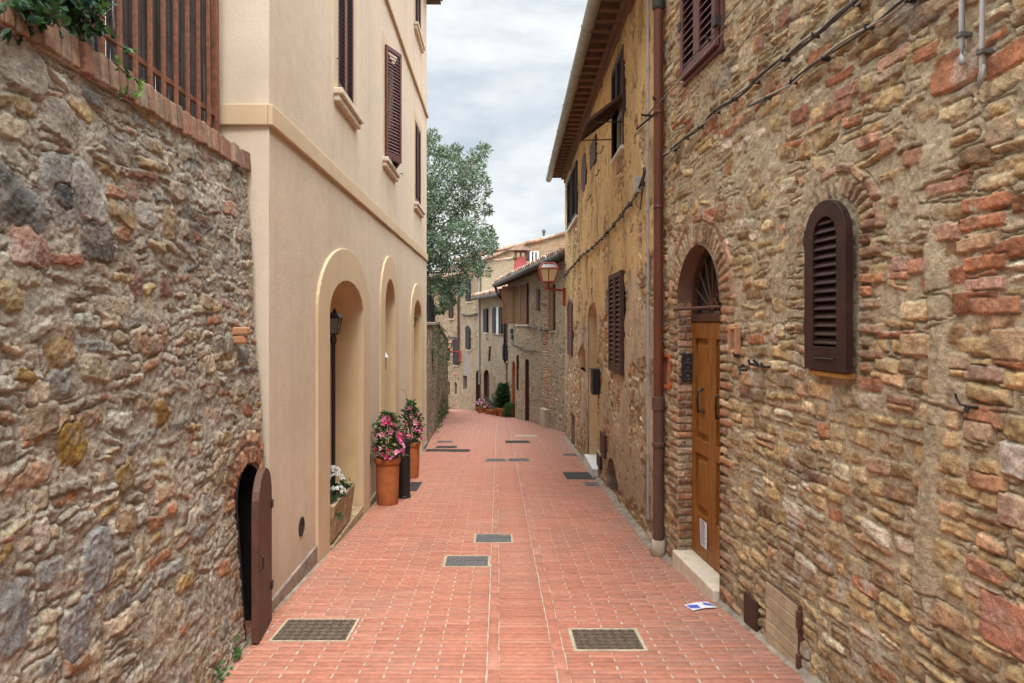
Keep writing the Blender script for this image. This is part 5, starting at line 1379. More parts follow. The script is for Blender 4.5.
# ------------------------------------------------------------------ manhole covers and drain grates
def manhole(x0, x1, y0, y1, label, m='grate', border=None, pat='basket', cat='drain cover'):
    """pixel corners on the paving -> a cast plate lying in the sloping street"""
    pm = (y0 + y1) / 2
    a = ground_at(x0, pm); b = ground_at(x1, pm); f = ground_at(pm * 0 + (x0 + x1) / 2, y0); n = ground_at((x0 + x1) / 2, y1)
    w = (b[0] - a[0]) / 2; l = (f[1] - n[1]) / 2; cx = (a[0] + b[0]) / 2; cy = (f[1] + n[1]) / 2
    sl = float(zs(cy + l) - zs(cy - l)) / (2 * l)
    def T(x, y, z): return (cx + x - .02 * y, cy + y, float(zs(cy)) + sl * y + z)
    t = thing('drain_cover', label, cat, (cx, cy, float(zs(cy))), 'drain covers set in the brick street')
    bw = border or .022
    bb = MB(T)
    z1 = .0045
    for p in ((-w - bw, -w, -l - bw, l + bw), (w, w + bw, -l - bw, l + bw), (-w, w, -l - bw, -l), (-w, w, l, l + bw)): bb.box(p[0], p[1], p[2], p[3], -.03, z1)
    bb.build('cement_border' if border else 'frame', M['cement'] if border else M[m], t)
    bb = MB(T); bb.box(-w, w, -l, l, -.03, .002)
    pl = bb.build('plate', M[m], t)
    bb = MB(T)
    if pat == 'basket':
        k = .052; nx = max(2, int(2 * w / k)); ny = max(2, int(2 * l / k))
        for i in range(nx):
            for j in range(ny):
                u, v = -w + (i + .5) * 2 * w / nx, -l + (j + .5) * 2 * l / ny
                for q in (-.010, .010):
                    R = Matrix.Rotation(math.radians(45 if (i + j) % 2 else -45), 3, 'Z'); o = R @ Vector((0, q, 0))
                    bb.obox((u + o.x, v + o.y, .004), (.021, .0055, .0035), R)
    elif pat == 'bars':
        nn = max(3, int(2 * w / .035))
        for i in range(nn):
            u = -w + (i + .5) * 2 * w / nn
            for s in (-1, 1): bb.box(u - .008, u + .008, s * l * .5 - l * .40, s * l * .5 + l * .40, .002, .008)
    else:
        for i in range(5): bb.box(-w + .01, w - .01, -l + 2 * l * (i + .2) / 5, -l + 2 * l * (i + .7) / 5, .002, .005)
    bb.build('relief', M[m], pl)
    return t
manhole(280, 351, 620, 641, 'brown iron manhole cover in front of the small cellar door', 'grate', .016)
manhole(574, 639, 630, 650, 'iron manhole cover with pale cement border, nearest on the right', 'grate', .022)
manhole(446, 488, 556.5, 566.5, 'iron drain grate in the street centre, nearer of the central pair', 'grate_grey', .02, 'bars')
manhole(476, 511, 534.5, 542.5, 'iron drain grate just beyond the nearer central grate', 'grate_grey', .02, 'bars')
manhole(566, 593, 472.5, 479, 'dark plain cover by the cellar arch of the ochre house', 'grate_black', None, 'rib')
manhole(586, 603, 482.8, 485.6, 'thin grey drain grate close to the cellar arch', 'grate_grey', None, 'bars')
manhole(486.5, 505, 459, 461.3, 'narrow grey drain cover in the mid street, left of its pair', 'grate_grey', None, 'rib')
manhole(509, 528, 458.8, 461.1, 'narrow grey drain cover in the mid street, right of its pair', 'grate_grey', None, 'rib')
manhole(426.5, 447, 449.3, 451.4, 'long dark drain cover beside the beige house corner', 'grate_black', None, 'rib')
manhole(448.5, 469, 449.5, 451.8, 'long dark drain cover joined to the right of another', 'grate_black', None, 'rib')
manhole(437, 456, 446.2, 448, 'short dark drain cover just beyond the joined pair', 'grate_black', None, 'rib')
manhole(438, 452, 441, 442.4, 'thin far drain cover near the garden wall foot', 'grate_grey', None, 'rib')
manhole(506, 529, 440.8, 443, 'dark far drain cover in the middle of the street', 'grate_black', None, 'rib')
manhole(564, 576, 453.9, 455.6, 'small grey drain cover at the foot of the ochre house', 'grate_grey', None, 'rib')
manhole(516, 536, 435.2, 436.8, 'pale edged flat cover farthest down the street', 'cement', None, 'rib')
manhole(409, 418, 482.5, 491, 'dark square cover on the paving behind the black bin', 'grate_black', None, 'rib')

# ------------------------------------------------------------------ left: garden wall, olive tree
WG = Wall((-1.93, 15.26), (-.06, 1), (1, .06))
gw = thing('garden_wall', 'mossy stone garden wall beyond the beige house with climbing plants', 'wall', (-2.3, 20, -1.4))
random.seed(41)
st = courses(-.1, 14.6, -2.6, 1.75, (.07, .15), (.12, .34), PAL_RUB, prot=(.0, .045), jit=.8, rnd=.7, brick=(.15, PAL_BRICK), rot=.1)
st += quoins(.0, 1, -1.4, 1.65, PAL_TAN, .12, (.2, .38))
def postG(U, V, h, C):
    g_ = sstep(.50, .70, fbm(U / .8, V / .6, 4, 301))[..., None] * .45
    return h, C * .82 * (1 - g_) + np.array((.085, .10, .05)) * g_
PG = dict(PL, post=postG, mcol=(.25, .205, .155))
topG = lambda u: 1.66 - max(0, u - 5.5) * .085
masonry(WG, [(0, 6, -1.8, 1.68, .024), (6, 14.5, -2.5, 1.68, .04)], st, PG, [lambda U, V: V > 1.66 - np.maximum(0, U - 5.5) * .085], None, 'wall', M['masonry'], gw)
mb = MB(WG.T()); mb.prism([(0, -2.6), (14.5, -2.6), (14.5, topG(14.5)), (5.5, topG(5.5)), (0, topG(0))], -.5, -.03); mb.build('wall_core', M['cement_grey'], gw)
mb = MB(WG.T()); us = np.arange(0, 14.5, .34)
for a in us: mb.obox((a + .17, -.22, topG(a + .17) + .02), (.165, .28, .035), Matrix.Rotation(random.gauss(0, .03), 3, 'Y'))
mb.build('coping', M['skirting'], gw, bevel=.015)
for a, l in ((.05, 7.0), ):
    v0 = 1.70; nseg = 8
    V = []; F = []
    for i in range(nseg * 6 + 1):
        u = a + l * i / (nseg * 6); o = -.16 + .02 * math.sin(i * 1.1); z0 = topG(u) + .05; z1 = topG(u) + .80 + .015 * math.sin(i * .8)
        if i >= nseg * 6 - 2: z1 -= .06
        for hh in (o, o - .012): V += [WG.map(u, hh, z0), WG.map(u, hh, z1)]
        if i:
            b0 = (i - 1) * 4; b1 = i * 4; F += [(b0, b1, b1 + 1, b0 + 1), (b0 + 2, b0 + 3, b1 + 3, b1 + 2), (b0 + 1, b1 + 1, b1 + 3, b0 + 3)]
    o = link_mesh('fence_screen', V, F, M['black_cloth'], None, False, None, WG.map(3, -.16, 1.7)); tag(o, 'black cloth windbreak screen along the top of the garden wall', 'screen')
ta_ = (np.array(((431.2 - 512) / FPX * 17.4, 17.4, EYE - 28 / FPX * 17.4))); tb_ = ground_at(434.0, 429.6)
pp = thing('leaning_pole', 'thin black pole leaning against the garden wall corner', 'pole', tb_)
b_ = MB(); b_.tube([tuple(ta_), tb_], .028, 8); b_.tube([tuple(ta_ + (tb_ - ta_) * .0), tuple(ta_ + (np.array(tb_) - ta_) * .22)], .042, 8); b_.build('rod', M['black_plastic'], pp)
stems = []
for k in range(17):
    u = random.uniform(1.5, 13.5); z = topG(u); L = random.uniform(.4, 2.2)
    stems.append([WG.map(u, -.1, z + .05), WG.map(u + random.uniform(-.1, .1), .06, z - .1), WG.map(u + random.uniform(-.3, .3), .05, z - L * .5), WG.map(u + random.uniform(-.3, .3), .05, z - L)])
ivy('climbing_plant', 'green climbing plant hanging down the far garden wall', 'plant', stems, WG.map(7, 0, 1), .06, (.06, .11, .028), (.12, .18, .04), 45, 26, .08)
stems = []
for k in range(22):
    u = random.uniform(3.5, 14); z = float(zs(15.26 + u)); L = random.uniform(.25, 1.1)
    stems.append([WG.map(u, .05, z), WG.map(u + random.uniform(-.2, .2), .06, z + L * .5), WG.map(u + random.uniform(-.3, .3), .04, z + L)])
ivy('wall_weeds', 'green weeds growing up from the foot of the garden wall', 'weed', stems, WG.map(8, .05, -1.6), .055, (.05, .10, .025), (.11, .15, .04), 46, 26, .06)

tx, ty, tzz = -3.9, 20.6, 1.2
tree = thing('olive_tree', 'silvery green olive tree rising behind the garden wall', 'tree', (tx, ty, tzz))
g = np.random.default_rng(71)
cl = []
for px, py, r in ((430, 150, 15), (447, 152, 13), (442, 172, 20), (462, 165, 9), (470, 158, 9), (478, 170, 11), (482, 152, 8), (484, 186, 10), (470, 185, 12), (455, 195, 22), (435, 205, 22), (475, 208, 14), (488, 212, 7), (470, 225, 18), (450, 228, 22), (486, 236, 9), (493, 243, 6), (478, 246, 14), (460, 252, 20),
                  (436, 245, 22), (444, 272, 18), (466, 272, 14), (480, 262, 10), (434, 285, 16), (452, 288, 12), (462, 286, 8), (446, 300, 8), (438, 308, 6), (428, 262, 20), (425, 180, 22), (425, 225, 24), (430, 140, 8), (456, 150, 6), (463, 176, 10), (490, 250, 7), (452, 300, 6)):
    for q in range(2):
        d = 20.6 + g.uniform(-1.5, 1.5); jx, jy = g.normal(0, r * .28, 2); cl.append((((px + jx - 512) / FPX * d, d, EYE + (HOR - py - jy) / FPX * d), r / FPX * d * g.uniform(.6, .95)))
for k in range(60):
    th = g.uniform(0, 6.28); f_ = g.uniform(-1, 1); q = math.sqrt(1 - f_ * f_); r = g.uniform(.5, 1) ** .5
    cl.append(((tx + .1 + q * math.cos(th) * 1.9 * r - .5, ty + q * math.sin(th) * 2.2 * r, 4.6 + f_ * 2.2 * r), g.uniform(.35, .65)))
b_ = MB()
b_.tube([(tx, ty, tzz - .2), (tx + .05, ty, tzz + .5), (tx - .05, ty + .05, tzz + 1.1), (tx + .1, ty, tzz + 1.7)], [.24, .19, .165, .15], 12)
for k, (c, r) in enumerate(cl):
    if k % 2: continue
    s = np.array((tx + .08, ty, tzz + 1.2 + .5 * g.random())); c = np.array(c); m1 = s + (c - s) * .35 + np.array((0, 0, .30)) + g.normal(0, .12, 3); m2 = s + (c - s) * .7 + np.array((0, 0, .15)) + g.normal(0, .1, 3)
    b_.tube([tuple(s), tuple(m1), tuple(m2), tuple(c)], [.05, .032, .018, .006], 6)
b_.build('trunk', M['bark'], tree, smooth=True)
P = []; D = []; Cc = []
for c, r in cl:
    n = int(480 * min(1.6, (r / .5) ** 1.6)) + 40
    v = g.normal(size=(n, 3)); v /= np.linalg.norm(v, axis=1, keepdims=True); rad = g.random(n) ** .45
    tw = np.floor(g.random(n) * 22); dirs = g.normal(size=(22, 3)); dirs /= np.linalg.norm(dirs, axis=1, keepdims=True)
    base = dirs[tw.astype(int)] * (rad * r * 1.12)[:, None] + v * r * .16
    P.append(np.array(c) + base * (.94, .94, .88)); D.append(dirs[tw.astype(int)] * .8 + v * .8 + np.array((0, 0, -.1)))
    sh_ = g.uniform(.62, 1.25); Cc.append(green(n, tuple(np.array((.088, .140, .072)) * sh_), int(g.integers(1e6)), .35, (.21, .27, .18), .3))
P = np.concatenate(P); D = np.concatenate(D); Cc = np.concatenate(Cc); n = len(P)
leaf_mesh('crown', P, g.uniform(.08, .14, n), g.uniform(.030, .048, n), Cc, M['leaf'], tree, D, .1, 72)
print('olive leaves', n)

# ------------------------------------------------------------------ the houses down the street
def tiles(name, wall, u0, u1, z0, z1, h0, h1, zr0, zr1, parent, pitch=.21, th=.07):
    """a roof slope of rounded clay tiles: eave (h0; z0..z1 along u) up to (h1; zr0..zr1)"""
    g_ = MB(wall.T()); g2 = random.Random(int(abs(u1 * 100)))
    g_.add([(u0, h0, z0 - th), (u1, h0, z1 - th), (u1, h1, zr1 - th), (u0, h1, zr0 - th), (u0, h0, z0), (u1, h0, z1), (u1, h1, zr1), (u0, h1, zr0)],
           [(0, 1, 2, 3), (4, 5, 6, 7), (0, 1, 5, 4), (1, 2, 6, 5), (2, 3, 7, 6), (3, 0, 4, 7)], (.21, .12, .085))
    n = max(2, int(abs(u1 - u0) / pitch)); rows = max(2, int(abs(h1 - h0) / .42))
    for i in range(n + 1):
        f = i / n; u = u0 + (u1 - u0) * f; za = z0 + (z1 - z0) * f; zb = zr0 + (zr1 - zr0) * f
        for j in range(rows):
            a, b = j / rows, (j + 1.12) / rows
            k = g2.uniform(.65, 1.25); c = g2.choice([(.33, .165, .105), (.38, .24, .17), (.27, .16, .115), (.40, .33, .27), (.30, .21, .16)]); c = tuple(q * k for q in c)
            dh = g2.gauss(0, .012)
            g_.tube([(u + g2.gauss(0, .01), h0 + (h1 - h0) * a + (.05 if j == 0 else 0), za + (zb - za) * a + .03 + dh), (u + g2.gauss(0, .01), h0 + (h1 - h0) * min(b, 1), za + (zb - za) * min(b, 1) + .015)], [.085, .07], 8, True, c)
    return g_.build(name, M['roof_tile'], parent, cols=True)

PF = dict(ps=.6, bev=.03, m0=.006, mamp=.012, mrough=.012, warp=.03, wscale=.3, edge=.02, rough=.016, mott=.4, dust=.35, facet=.14, mcol=(.31, .245, .165), mvar=.5)
def simple_window(wall, px, parent, m='shutter_grey', leaves=2, arch=0, open_=0.0, white=False, proud=.02):
    a, b, c, d = wall.rect(*px)
    b_ = MB(wall.T()); b_.box(a - .04, b + .04, -.01, .055, c - .09, c - .02)
    w = b_.build('window', M['marble'], parent)
    b_ = MB(wall.T()); b_.box(a + .01, b - .01, .04, .052, c + .01, d - arch - .02); b_.build('casement' if white else 'backing', M['white_paint'] if white else M['dark_void'], w)
    if arch:
        b_ = MB(wall.T()); louver(b_, a, b, c, d, .054, .04, .07, .09, .07, .06, arch=arch); b_.build('shutter', M[m], w); return w
    n = leaves; wd = (b - a) / n
    for i in range(n):
        if open_:
            s = 1 if i == 0 else -1
            T = leaf_T(wall, a if i == 0 else b, .054, open_, s)
            b_ = MB(T); louver(b_, 0, wd, c, d, 0, .04, .06, .08, .06, .06)
        else:
            b_ = MB(wall.T()); louver(b_, a + wd * i + .003, a + wd * (i + 1) - .003, c, d, .054, .04, .06, .08, .06, .06)
        b_.build('shutter', M[m], w)
    return w

# C: the house with the wide eaves and the orange brown shutters
random.seed(55)
WC = Wall((1.6, 18.3), (-.227, 1)); LC = 7.95
hc = thing('eaves_house', 'stone house with overhanging tiled eaves and orange brown shutters', 'house', WC.map(4, 0, -1.5))
dC = WC.rect(525.6, 529.4, 359, 420); dC = (dC[0], dC[1], -3, dC[3], dC[3] - .12)
nC = WC.rect(516.9, 519, 355, 390)
tC = WC.rect(512.6, 515.4, 361, 412); tC = (tC[0], tC[1], -3, tC[3], tC[3] - .28)
st = courses(-.6, LC, -2.6, 3.4, (.07, .14), (.12, .32), PAL_FAR, prot=(.0, .04), jit=.7, rnd=.7, brick=(.1, PAL_JAMB), rot=.1)
ub, _ = WC.hit(546, 400)
st += [dict(c=(ub + random.uniform(-.05, .05), -2 + i * .085), h=(.26, .033), rot=0, r=.25, p=.045, tu=0, tv=0, col=pick(PAL_JAMB), b=True, top=True) for i in range(60)]
masonry(WC, [(-.6, LC, -2.6, 3.35, .026)], st, PF, [dC, nC, tC], (4, -.6, LC, -2.7, 3.2), 'wall', M['masonry_far'], hc)
recess(WC, dC, .10, hc, M['shutter_worn'], 'doorway', 'dark_wood'); recess(WC, nC, .1, hc, M['dark_wood'], 'boarded_niche', 'dark_wood'); recess(WC, tC, .15, hc, M['orange_paint'], 'doorway', 'teal_paint')
zC0, zC1 = 3.46, 3.17
tiles('roof', WC, -.5, LC + .2, zC0 + .08, zC1 + .08, .42, -3.4, zC0 + 1.3, zC1 + 1.25, hc)
b_ = MB(WC.T()); b_.tube([(-.5, .48, zC0 - .02), (LC + .25, .48, zC1 - .02)], .085, 10); b_.build('gutter', M['zinc_dark'], hc, smooth=True)
for u in np.arange(-.3, LC, .62):
    z = zC0 + (zC1 - zC0) * u / LC; b_ = MB(WC.T()); b_.add([(u, .44, z - .03), (u + .09, .44, z - .03), (u + .09, -.1, z + .14), (u, -.1, z + .14), (u, .44, z - .13), (u + .09, .44, z - .13), (u + .09, -.1, z + .04), (u, -.1, z + .04)], [(0, 1, 2, 3), (4, 5, 6, 7), (0, 1, 5, 4), (1, 2, 6, 5), (2, 3, 7, 6), (3, 0, 4, 7)])
    b_.build('rafter', M['dark_wood'], hc)
b_ = MB(WC.T()); e = LC + .10; b_.tube([(e, .48, zC1 - .04), (e, .40, zC1 - .3), (e, .10, zC1 - .75), (e, .10, .2)], .05, 10); b_.build('drainpipe', M['shutter_grey'], hc, smooth=True)
a, b, c, d = WC.rect(511.2, 529, 285, 323.5)
w = simple_window(WC, (516.5, 529, 284, 323.5), hc, 'shutter_orange', 2)
T = leaf_T(WC, WC.hit(516, 300)[0], .06, .75, 1); b_ = MB(T); louver(b_, 0, .52, c, d, 0, .045, .07, .09, .07, .07); b_.build('shutter', M['shutter_orange'], w)
simple_window(WC, (551.4, 555.6, 284, 329), hc, 'shutter_orange', 1)
a, b, c, d = WC.rect(537.5, 540, 290, 310); b_ = MB(WC.T()); b_.box(a, b, 0, .05, c, d); b_.build('blind_panel', M['shutter_worn'], hc)
b_ = MB(WC.T())
for pts in ([(527, 327), (538, 328)], [(541, 330), (556, 330)], [(513.5, 344), (519, 346), (527, 350), (537, 351)]):
    b_.tube([(WC.hit(x, y)[0], .06, WC.hit(x, y)[1]) for x, y in pts], .022, 6)
b_.build('wall_cable', M['cable'], hc)
b_ = MB(WC.T())
for px, py in ((512.5, 331), (513.2, 337)): u, v = WC.hit(px, py); b_.box(u - .12, u + .08, 0, .10, v - .08, v + .08)
b_.build('cable_box', M['grate_grey'], hc, bevel=.01)
u, v = WC.hit(547, 420); b_ = MB(WC.T()); b_.box(u - .28, u + .28, -.02, .16, -1.9, v + .35); b_.build('buttress_stub', M['cement'], hc, bevel=.03)
u, v = WC.hit(527.8, 378); b_ = MB(WC.T()); b_.box(u - .12, u + .12, -.17, -.165, v - .18, v + .18); o = b_.build('door_notice', M['paper'], None, loc=WC.map(u, -.17, v)); tag(o, 'white paper notice on the brown door of the house with wide eaves', 'notice')
# D: lower house with shuttered windows
WD = Wall((-.22, 26.25), (-1.14, 3.75)); LD = 3.92
hd = thing('small_house', 'low stone house with grey shutters and a red tiled roof at the bend', 'house', WD.map(2, 0, -2.2))
dD = WD.rect(484.2, 489.3, 369.8, 409); dD = (dD[0], dD[1], -3.4, dD[3], dD[3] - .28)
st = courses(0, LD, -3, 3, (.07, .15), (.14, .36), PAL_FAR, prot=(.0, .035), jit=.7, rnd=.7, rot=.1)
def postD(U, V, h, C):
    k = sstep(.45, .6, fbm(U / .9, V / .9, 4, 331) + .10 * sstep(-.5, .8, V))[..., None]
    return h * (1 - .5 * k[..., 0]), C * (1 - .42 * k) + np.array((.34, .30, .245)) * .42 * k
masonry(WD, [(0, LD, -3, 2.8, .035)], st, dict(PF, post=postD), [dD], (4, 0, LD, -3.2, 2.78), 'wall', M['masonry_far'], hd)
recess(WD, dD, .12, hd, M['shutter_worn'], 'doorway', 'dark_wood')
tiles('roof', WD, -.3, LD + .15, 2.86, 2.86, .35, -3.0, 3.9, 3.9, hd)
b_ = MB(WD.T()); b_.tube([(-.3, .40, 2.76), (LD + .15, .40, 2.76)], .07, 8); b_.build('gutter', M['zinc_dark'], hd)
simple_window(WD, (485.2, 488.6, 308.5, 332), hd, 'shutter_grey', 1)
a, b, c, d = WD.rect(494.3, 503.3, 307, 332.5); t_ = (b - a) * .30
b_ = MB(WD.T()); b_.box(a, b, -.01, .06, c - .08, c - .01); w = b_.build('window', M['marble'], hd)
b_ = MB(WD.T()); b_.box(a + t_, b - t_, .02, .04, c, d); b_.build('casement', M['white_paint'], w)
for p, q in ((a, a + t_), (b - t_, b)): b_ = MB(WD.T()); louver(b_, p, q, c - .05, d, .05, .04, .06, .08, .06, .06, arch=.12); b_.build('shutter', M['shutter_grey'], w)
simple_window(WD, (504.6, 508.2, 344.5, 360), hd, 'shutter_grey', 1)
u, v = WD.hit(490.7, 354); b_ = MB(WD.T()); b_.tube([(u - .05, .04, v + .32), (u + .10, .04, v - .28)], .05, 6); b_.build('iron_brace', M['rust_dark'], hd)
# F: tall narrow house
WF = Wall((-1.36, 30.0), (-1.06, 2.2)); LF = 2.44
hf = thing('narrow_house', 'tall narrow stone house with a grey repaired patch at the street bend', 'house', WF.map(1, 0, -2.5))
dF = WF.rect(476.2, 481.0, 370.3, 411); dF = (dF[0], dF[1], -3.6, dF[3], dF[3] - .28)
oF = WF.rect(463.2, 467, 375.5, 389)
st = courses(0, LF, -3.4, 5, (.08, .16), (.15, .38), PAL_FAR, prot=(.0, .03), jit=.7, rnd=.7, rot=.1)
u_, v_ = WF.hit(467, 362)
def postF(U, V, h, C):
    k = sstep(.5, .62, fbm(U / .9, V / .9, 4, 341) + .06)[..., None]; C = C * (1 - .3 * k) + np.array((.36, .30, .21)) * .3 * k
    p = sstep(1.0, .85, np.hypot((U - u_) / .42, (V - v_ + .1) / .62) + 1.3 * (fbm(U / .35, V / .35, 4, 343) - .5))[..., None]
    return h * (1 - .8 * p[..., 0]), C * (1 - p) + np.array((.285, .275, .245)) * p
masonry(WF, [(0, LF, -3.4, 4.6, .038)], st, dict(PF, post=postF), [dF, oF], (4, 0, LF, -3.5, 4.5), 'wall', M['masonry_far'], hf)
recess(WF, dF, .12, hf, M['shutter_worn'], 'doorway', 'dark_wood'); recess(WF, oF, .2, hf, M['skirting'], 'window', 'dark_void')
simple_window(WF, (467.2, 471, 278.5, 301), hf, 'shutter_grey', 1); simple_window(WF, (467.2, 471, 325.5, 349), hf, 'shutter_grey', 1, .2)
b_ = MB(WF.T()); b_.tube([(WF.hit(x, y)[0], .05, WF.hit(x, y)[1]) for x, y in ((463, 314.5), (470, 315.5), (479.5, 313.5))], .035, 6); b_.build('wall_cable', M['cable'], hf)
b_ = MB(WF.T()); b_.tube([(.10, .05, 4.4), (.10, .05, -1.0)], .035, 8); b_.build('conduit', M['conduit'], hf)
tiles('roof', WF, -.2, LF + .2, 4.62, 4.62, .3, -3, 5.5, 5.5, hf)
# E: house half hidden by the garden wall
WE = Wall((-2.42, 32.2), (-1.18, 1.6)); LE = 5.5
he = thing('corner_house', 'stone house half hidden behind the garden wall and the olive tree', 'house', WE.map(1.5, 0, -2.8))
o1 = WE.rect(448.1, 450.1, 381, 393.5); o1 = (*o1, o1[3] - .12); o2 = WE.rect(454.8, 457, 382, 394); o2 = (*o2, o2[3] - .12)
st = courses(0, LE, -3.8, 4, (.08, .16), (.15, .38), PAL_FAR, prot=(.0, .035), jit=.7, rnd=.7, rot=.1, brick=(.12, PAL_BRICK))
masonry(WE, [(0, LE, -3.8, 3.8, .042)], st, dict(PF), [o1, o2], (4, 0, LE, -4, 3.7), 'wall', M['masonry_far'], he)
recess(WE, o1, .2, he, M['skirting'], 'window', 'dark_void'); recess(WE, o2, .2, he, M['skirting'], 'window', 'dark_void')
simple_window(WE, (450, 453.6, 306, 318), he, 'shutter_worn', 1); simple_window(WE, (454.3, 458.6, 339.5, 364.5), he, 'shutter_grey', 1); simple_window(WE, (448.6, 450.2, 345, 360), he, 'shutter_grey', 1)
b_ = MB(WE.T()); b_.tube([(.12, .06, 3.8), (.12, .06, .0), (.10, .06, -.2)], .05, 8); b_.build('drainpipe', M['rust_dark'], he)
b_ = MB(WE.T()); b_.tube([(.1, .05, 1.0), (2.2, .05, 1.05)], .03, 6); b_.build('wall_cable', M['cable'], he)
tiles('roof', WE, -.1, LE + .2, 3.84, 3.84, .35, -3, 4.9, 4.9, he)
# G: the high gable wall behind
WG2 = Wall((-5.2, 38.5), (1, 0), (0, -1)); LG = 11
hg = thing('upper_house', 'high brick and stone gable wall rising behind the lower roofs', 'house', WG2.map(5, 0, -2))
def zG(u):   # the sloping verge
    return np.interp(u, [0, 3.0, 5.9, 8.3, 11], [4.1, 5.0, 6.15, 6.75, 7.4])
st = courses(0, LG, -1, 7.5, (.08, .15), (.15, .36), [(3, (.40, .25, .155)), (3, (.36, .20, .12)), (3, (.40, .30, .19)), (1.5, (.30, .20, .13))], prot=(.0, .03), jit=.7, rnd=.7, rot=.08, brick=(.3, PAL_BRICK))
masonry(WG2, [(0, LG, -1, 7.5, .05)], st, dict(PF, mcol=(.33, .25, .165)), [lambda U, V: V > zG(U) - .02], None, 'wall', M['masonry_far'], hg)
b_ = MB(WG2.T()); uu = [0, 3.0, 5.9, 8.3, 11]; b_.prism([(0, -3), (11, -3)] + [(u, float(zG(u)) - .02) for u in reversed(uu)], -5, -.03); b_.build('wall_core', M['cement'], hg)
g_ = MB(WG2.T()); u = 0.0
while u < 10.9:
    k = random.uniform(.6, 1.25); c = random.choice([(.30, .20, .15), (.36, .26, .2), (.26, .15, .11), (.38, .33, .28)]); c = tuple(q * k for q in c)
    a = math.atan2(float(zG(u + .4) - zG(u)), .4)
    g_.tube([(u, -.05, float(zG(u)) + .04), (u + .42, -.05, float(zG(u + .42)) + .07)], [.11, .10], 8, True, c)
    g_.add([(u, .14, float(zG(u)) - .03), (u + .36, .14, float(zG(u + .36)) - .03), (u + .36, -5, float(zG(u + .36)) + .03), (u, -5, float(zG(u)) + .03), (u, .14, float(zG(u)) + .05), (u + .36, .14, float(zG(u + .36)) + .05), (u + .36, -5, float(zG(u + .36)) + .1), (u, -5, float(zG(u)) + .1)],
           [(0, 1, 2, 3), (4, 5, 6, 7), (0, 1, 5, 4), (1, 2, 6, 5), (2, 3, 7, 6), (3, 0, 4, 7)], c); u += .36
g_.build('roof', M['roof_tile'], hg, cols=True)
a, b, c, d = WG2.rect(530.6, 538, 252, 264.5)
b_ = MB(WG2.T()); mm = (a + b) / 2
b_.ring([(a, c), (a, d), (b, d), (b, c)], [(a - .05, c), (a - .05, d + .05), (b + .05, d + .05), (b + .05, c)], -.02, .05); b_.box(a - .05, b + .05, -.02, .06, c - .06, c); b_.box(mm - .05, mm + .05, -.01, .05, c, d); b_.box(a, a + .07, -.01, .05, c, d); b_.box(b - .07, b, -.01, .05, c, d)
w = b_.build('window', M['white_paint'], hg); pane(WG2, 'pane', a, b, c, d, .012, w)
b_ = MB(WG2.T()); b_.box(a - .22, a - .07, .0, .04, c, d); b_.build('shutter', M['shutter_grey'], w)
u, v = WG2.hit(544.5, 237); b_ = MB(WG2.T()); b_.tube([(u, -.8, v - .5), (u, -.8, v + .4)], .07, 8); b_.lathe(u, -.8, [(.11, v + .35), (.11, v + .5), (.04, v + .55)], 8); b_.build('flue_pipe', M['grate_grey'], hg)
# chimney on the roof of the eaves house
d_ = 27.6; cx = (520.3 - 512) / FPX * d_
def zc(py): return EYE + (HOR - py) / FPX * d_
b_ = MB(); b_.box(cx - .24, cx + .24, d_ - .24, d_ + .24, 2.6, zc(259)); b_.box(cx - .30, cx + .30, d_ - .30, d_ + .30, zc(259), zc(257.5))
for sx in (-.22, -.02, .18):
    for sy in (-.22, .18): b_.box(cx + sx, cx + sx + .075, d_ + sy, d_ + sy + .06, zc(257.5), zc(252))
b_.box(cx - .27, cx + .27, d_ - .27, d_ + .27, zc(252), zc(250.5))
chm = b_.build('chimney', M['soffit_brick'], hc)
b_ = MB(); b_.add([(cx - .42, d_ - .36, zc(251)), (cx + .42, d_ - .36, zc(251)), (cx + .42, d_ + .36, zc(251)), (cx - .42, d_ + .36, zc(251)), (cx, d_ - .36, zc(245)), (cx, d_ + .36, zc(245)), (cx - .42, d_ - .36, zc(250)), (cx + .42, d_ - .36, zc(250)), (cx + .42, d_ + .36, zc(250)), (cx - .42, d_ + .36, zc(250))],
           [(0, 1, 2, 3), (0, 1, 7, 6), (1, 2, 8, 7), (2, 3, 9, 8), (3, 0, 6, 9), (6, 7, 4), (7, 8, 5, 4), (8, 9, 5), (9, 6, 4, 5)], (.36, .25, .19)); b_.build('chimney_cap', M['roof_tile'], chm, cols=True)
# red satellite dish
d_ = 25.6; c_ = Vector(((520.5 - 512) / FPX * d_, d_, zc(265) if False else EYE + (HOR - 265.5) / FPX * d_)); nrm = Vector((-.62, -.72, .30)).normalized(); ax = nrm.cross(Vector((0, 0, 1))).normalized(); bx = nrm.cross(ax)
dt = thing('satellite_dish', 'dull red satellite dish on the tiled roof in front of the chimney', 'dish', tuple(c_ - Vector((0, 0, .5))))
V = []; F = []; nr, na_ = 6, 28
for s in (0, -.02):
    for i in range(nr + 1):
        r = .33 * i / nr
        for k in range(na_): t = 2 * math.pi * k / na_; V.append(tuple(c_ + ax * r * math.cos(t) * .92 + bx * r * math.sin(t) * 1.05 + nrm * (.45 * r * r + s)))
for q in (0, (nr + 1) * na_):
    for i in range(nr):
        for k in range(na_): F.append((q + i * na_ + k, q + i * na_ + (k + 1) % na_, q + (i + 1) * na_ + (k + 1) % na_, q + (i + 1) * na_ + k))
link_mesh('reflector', V, F, M['dish_red'], dt, True)
b_ = MB(); b_.tube([tuple(c_ - nrm * .03), tuple(c_ - nrm * .12), tuple(c_ - nrm * .12 - Vector((0, 0, .6)))], .025, 8); b_.tube([tuple(c_ - bx * -.30 + nrm * .05), tuple(c_ + nrm * .38)], .012, 6); b_.build('mast', M['grate_grey'], dt)

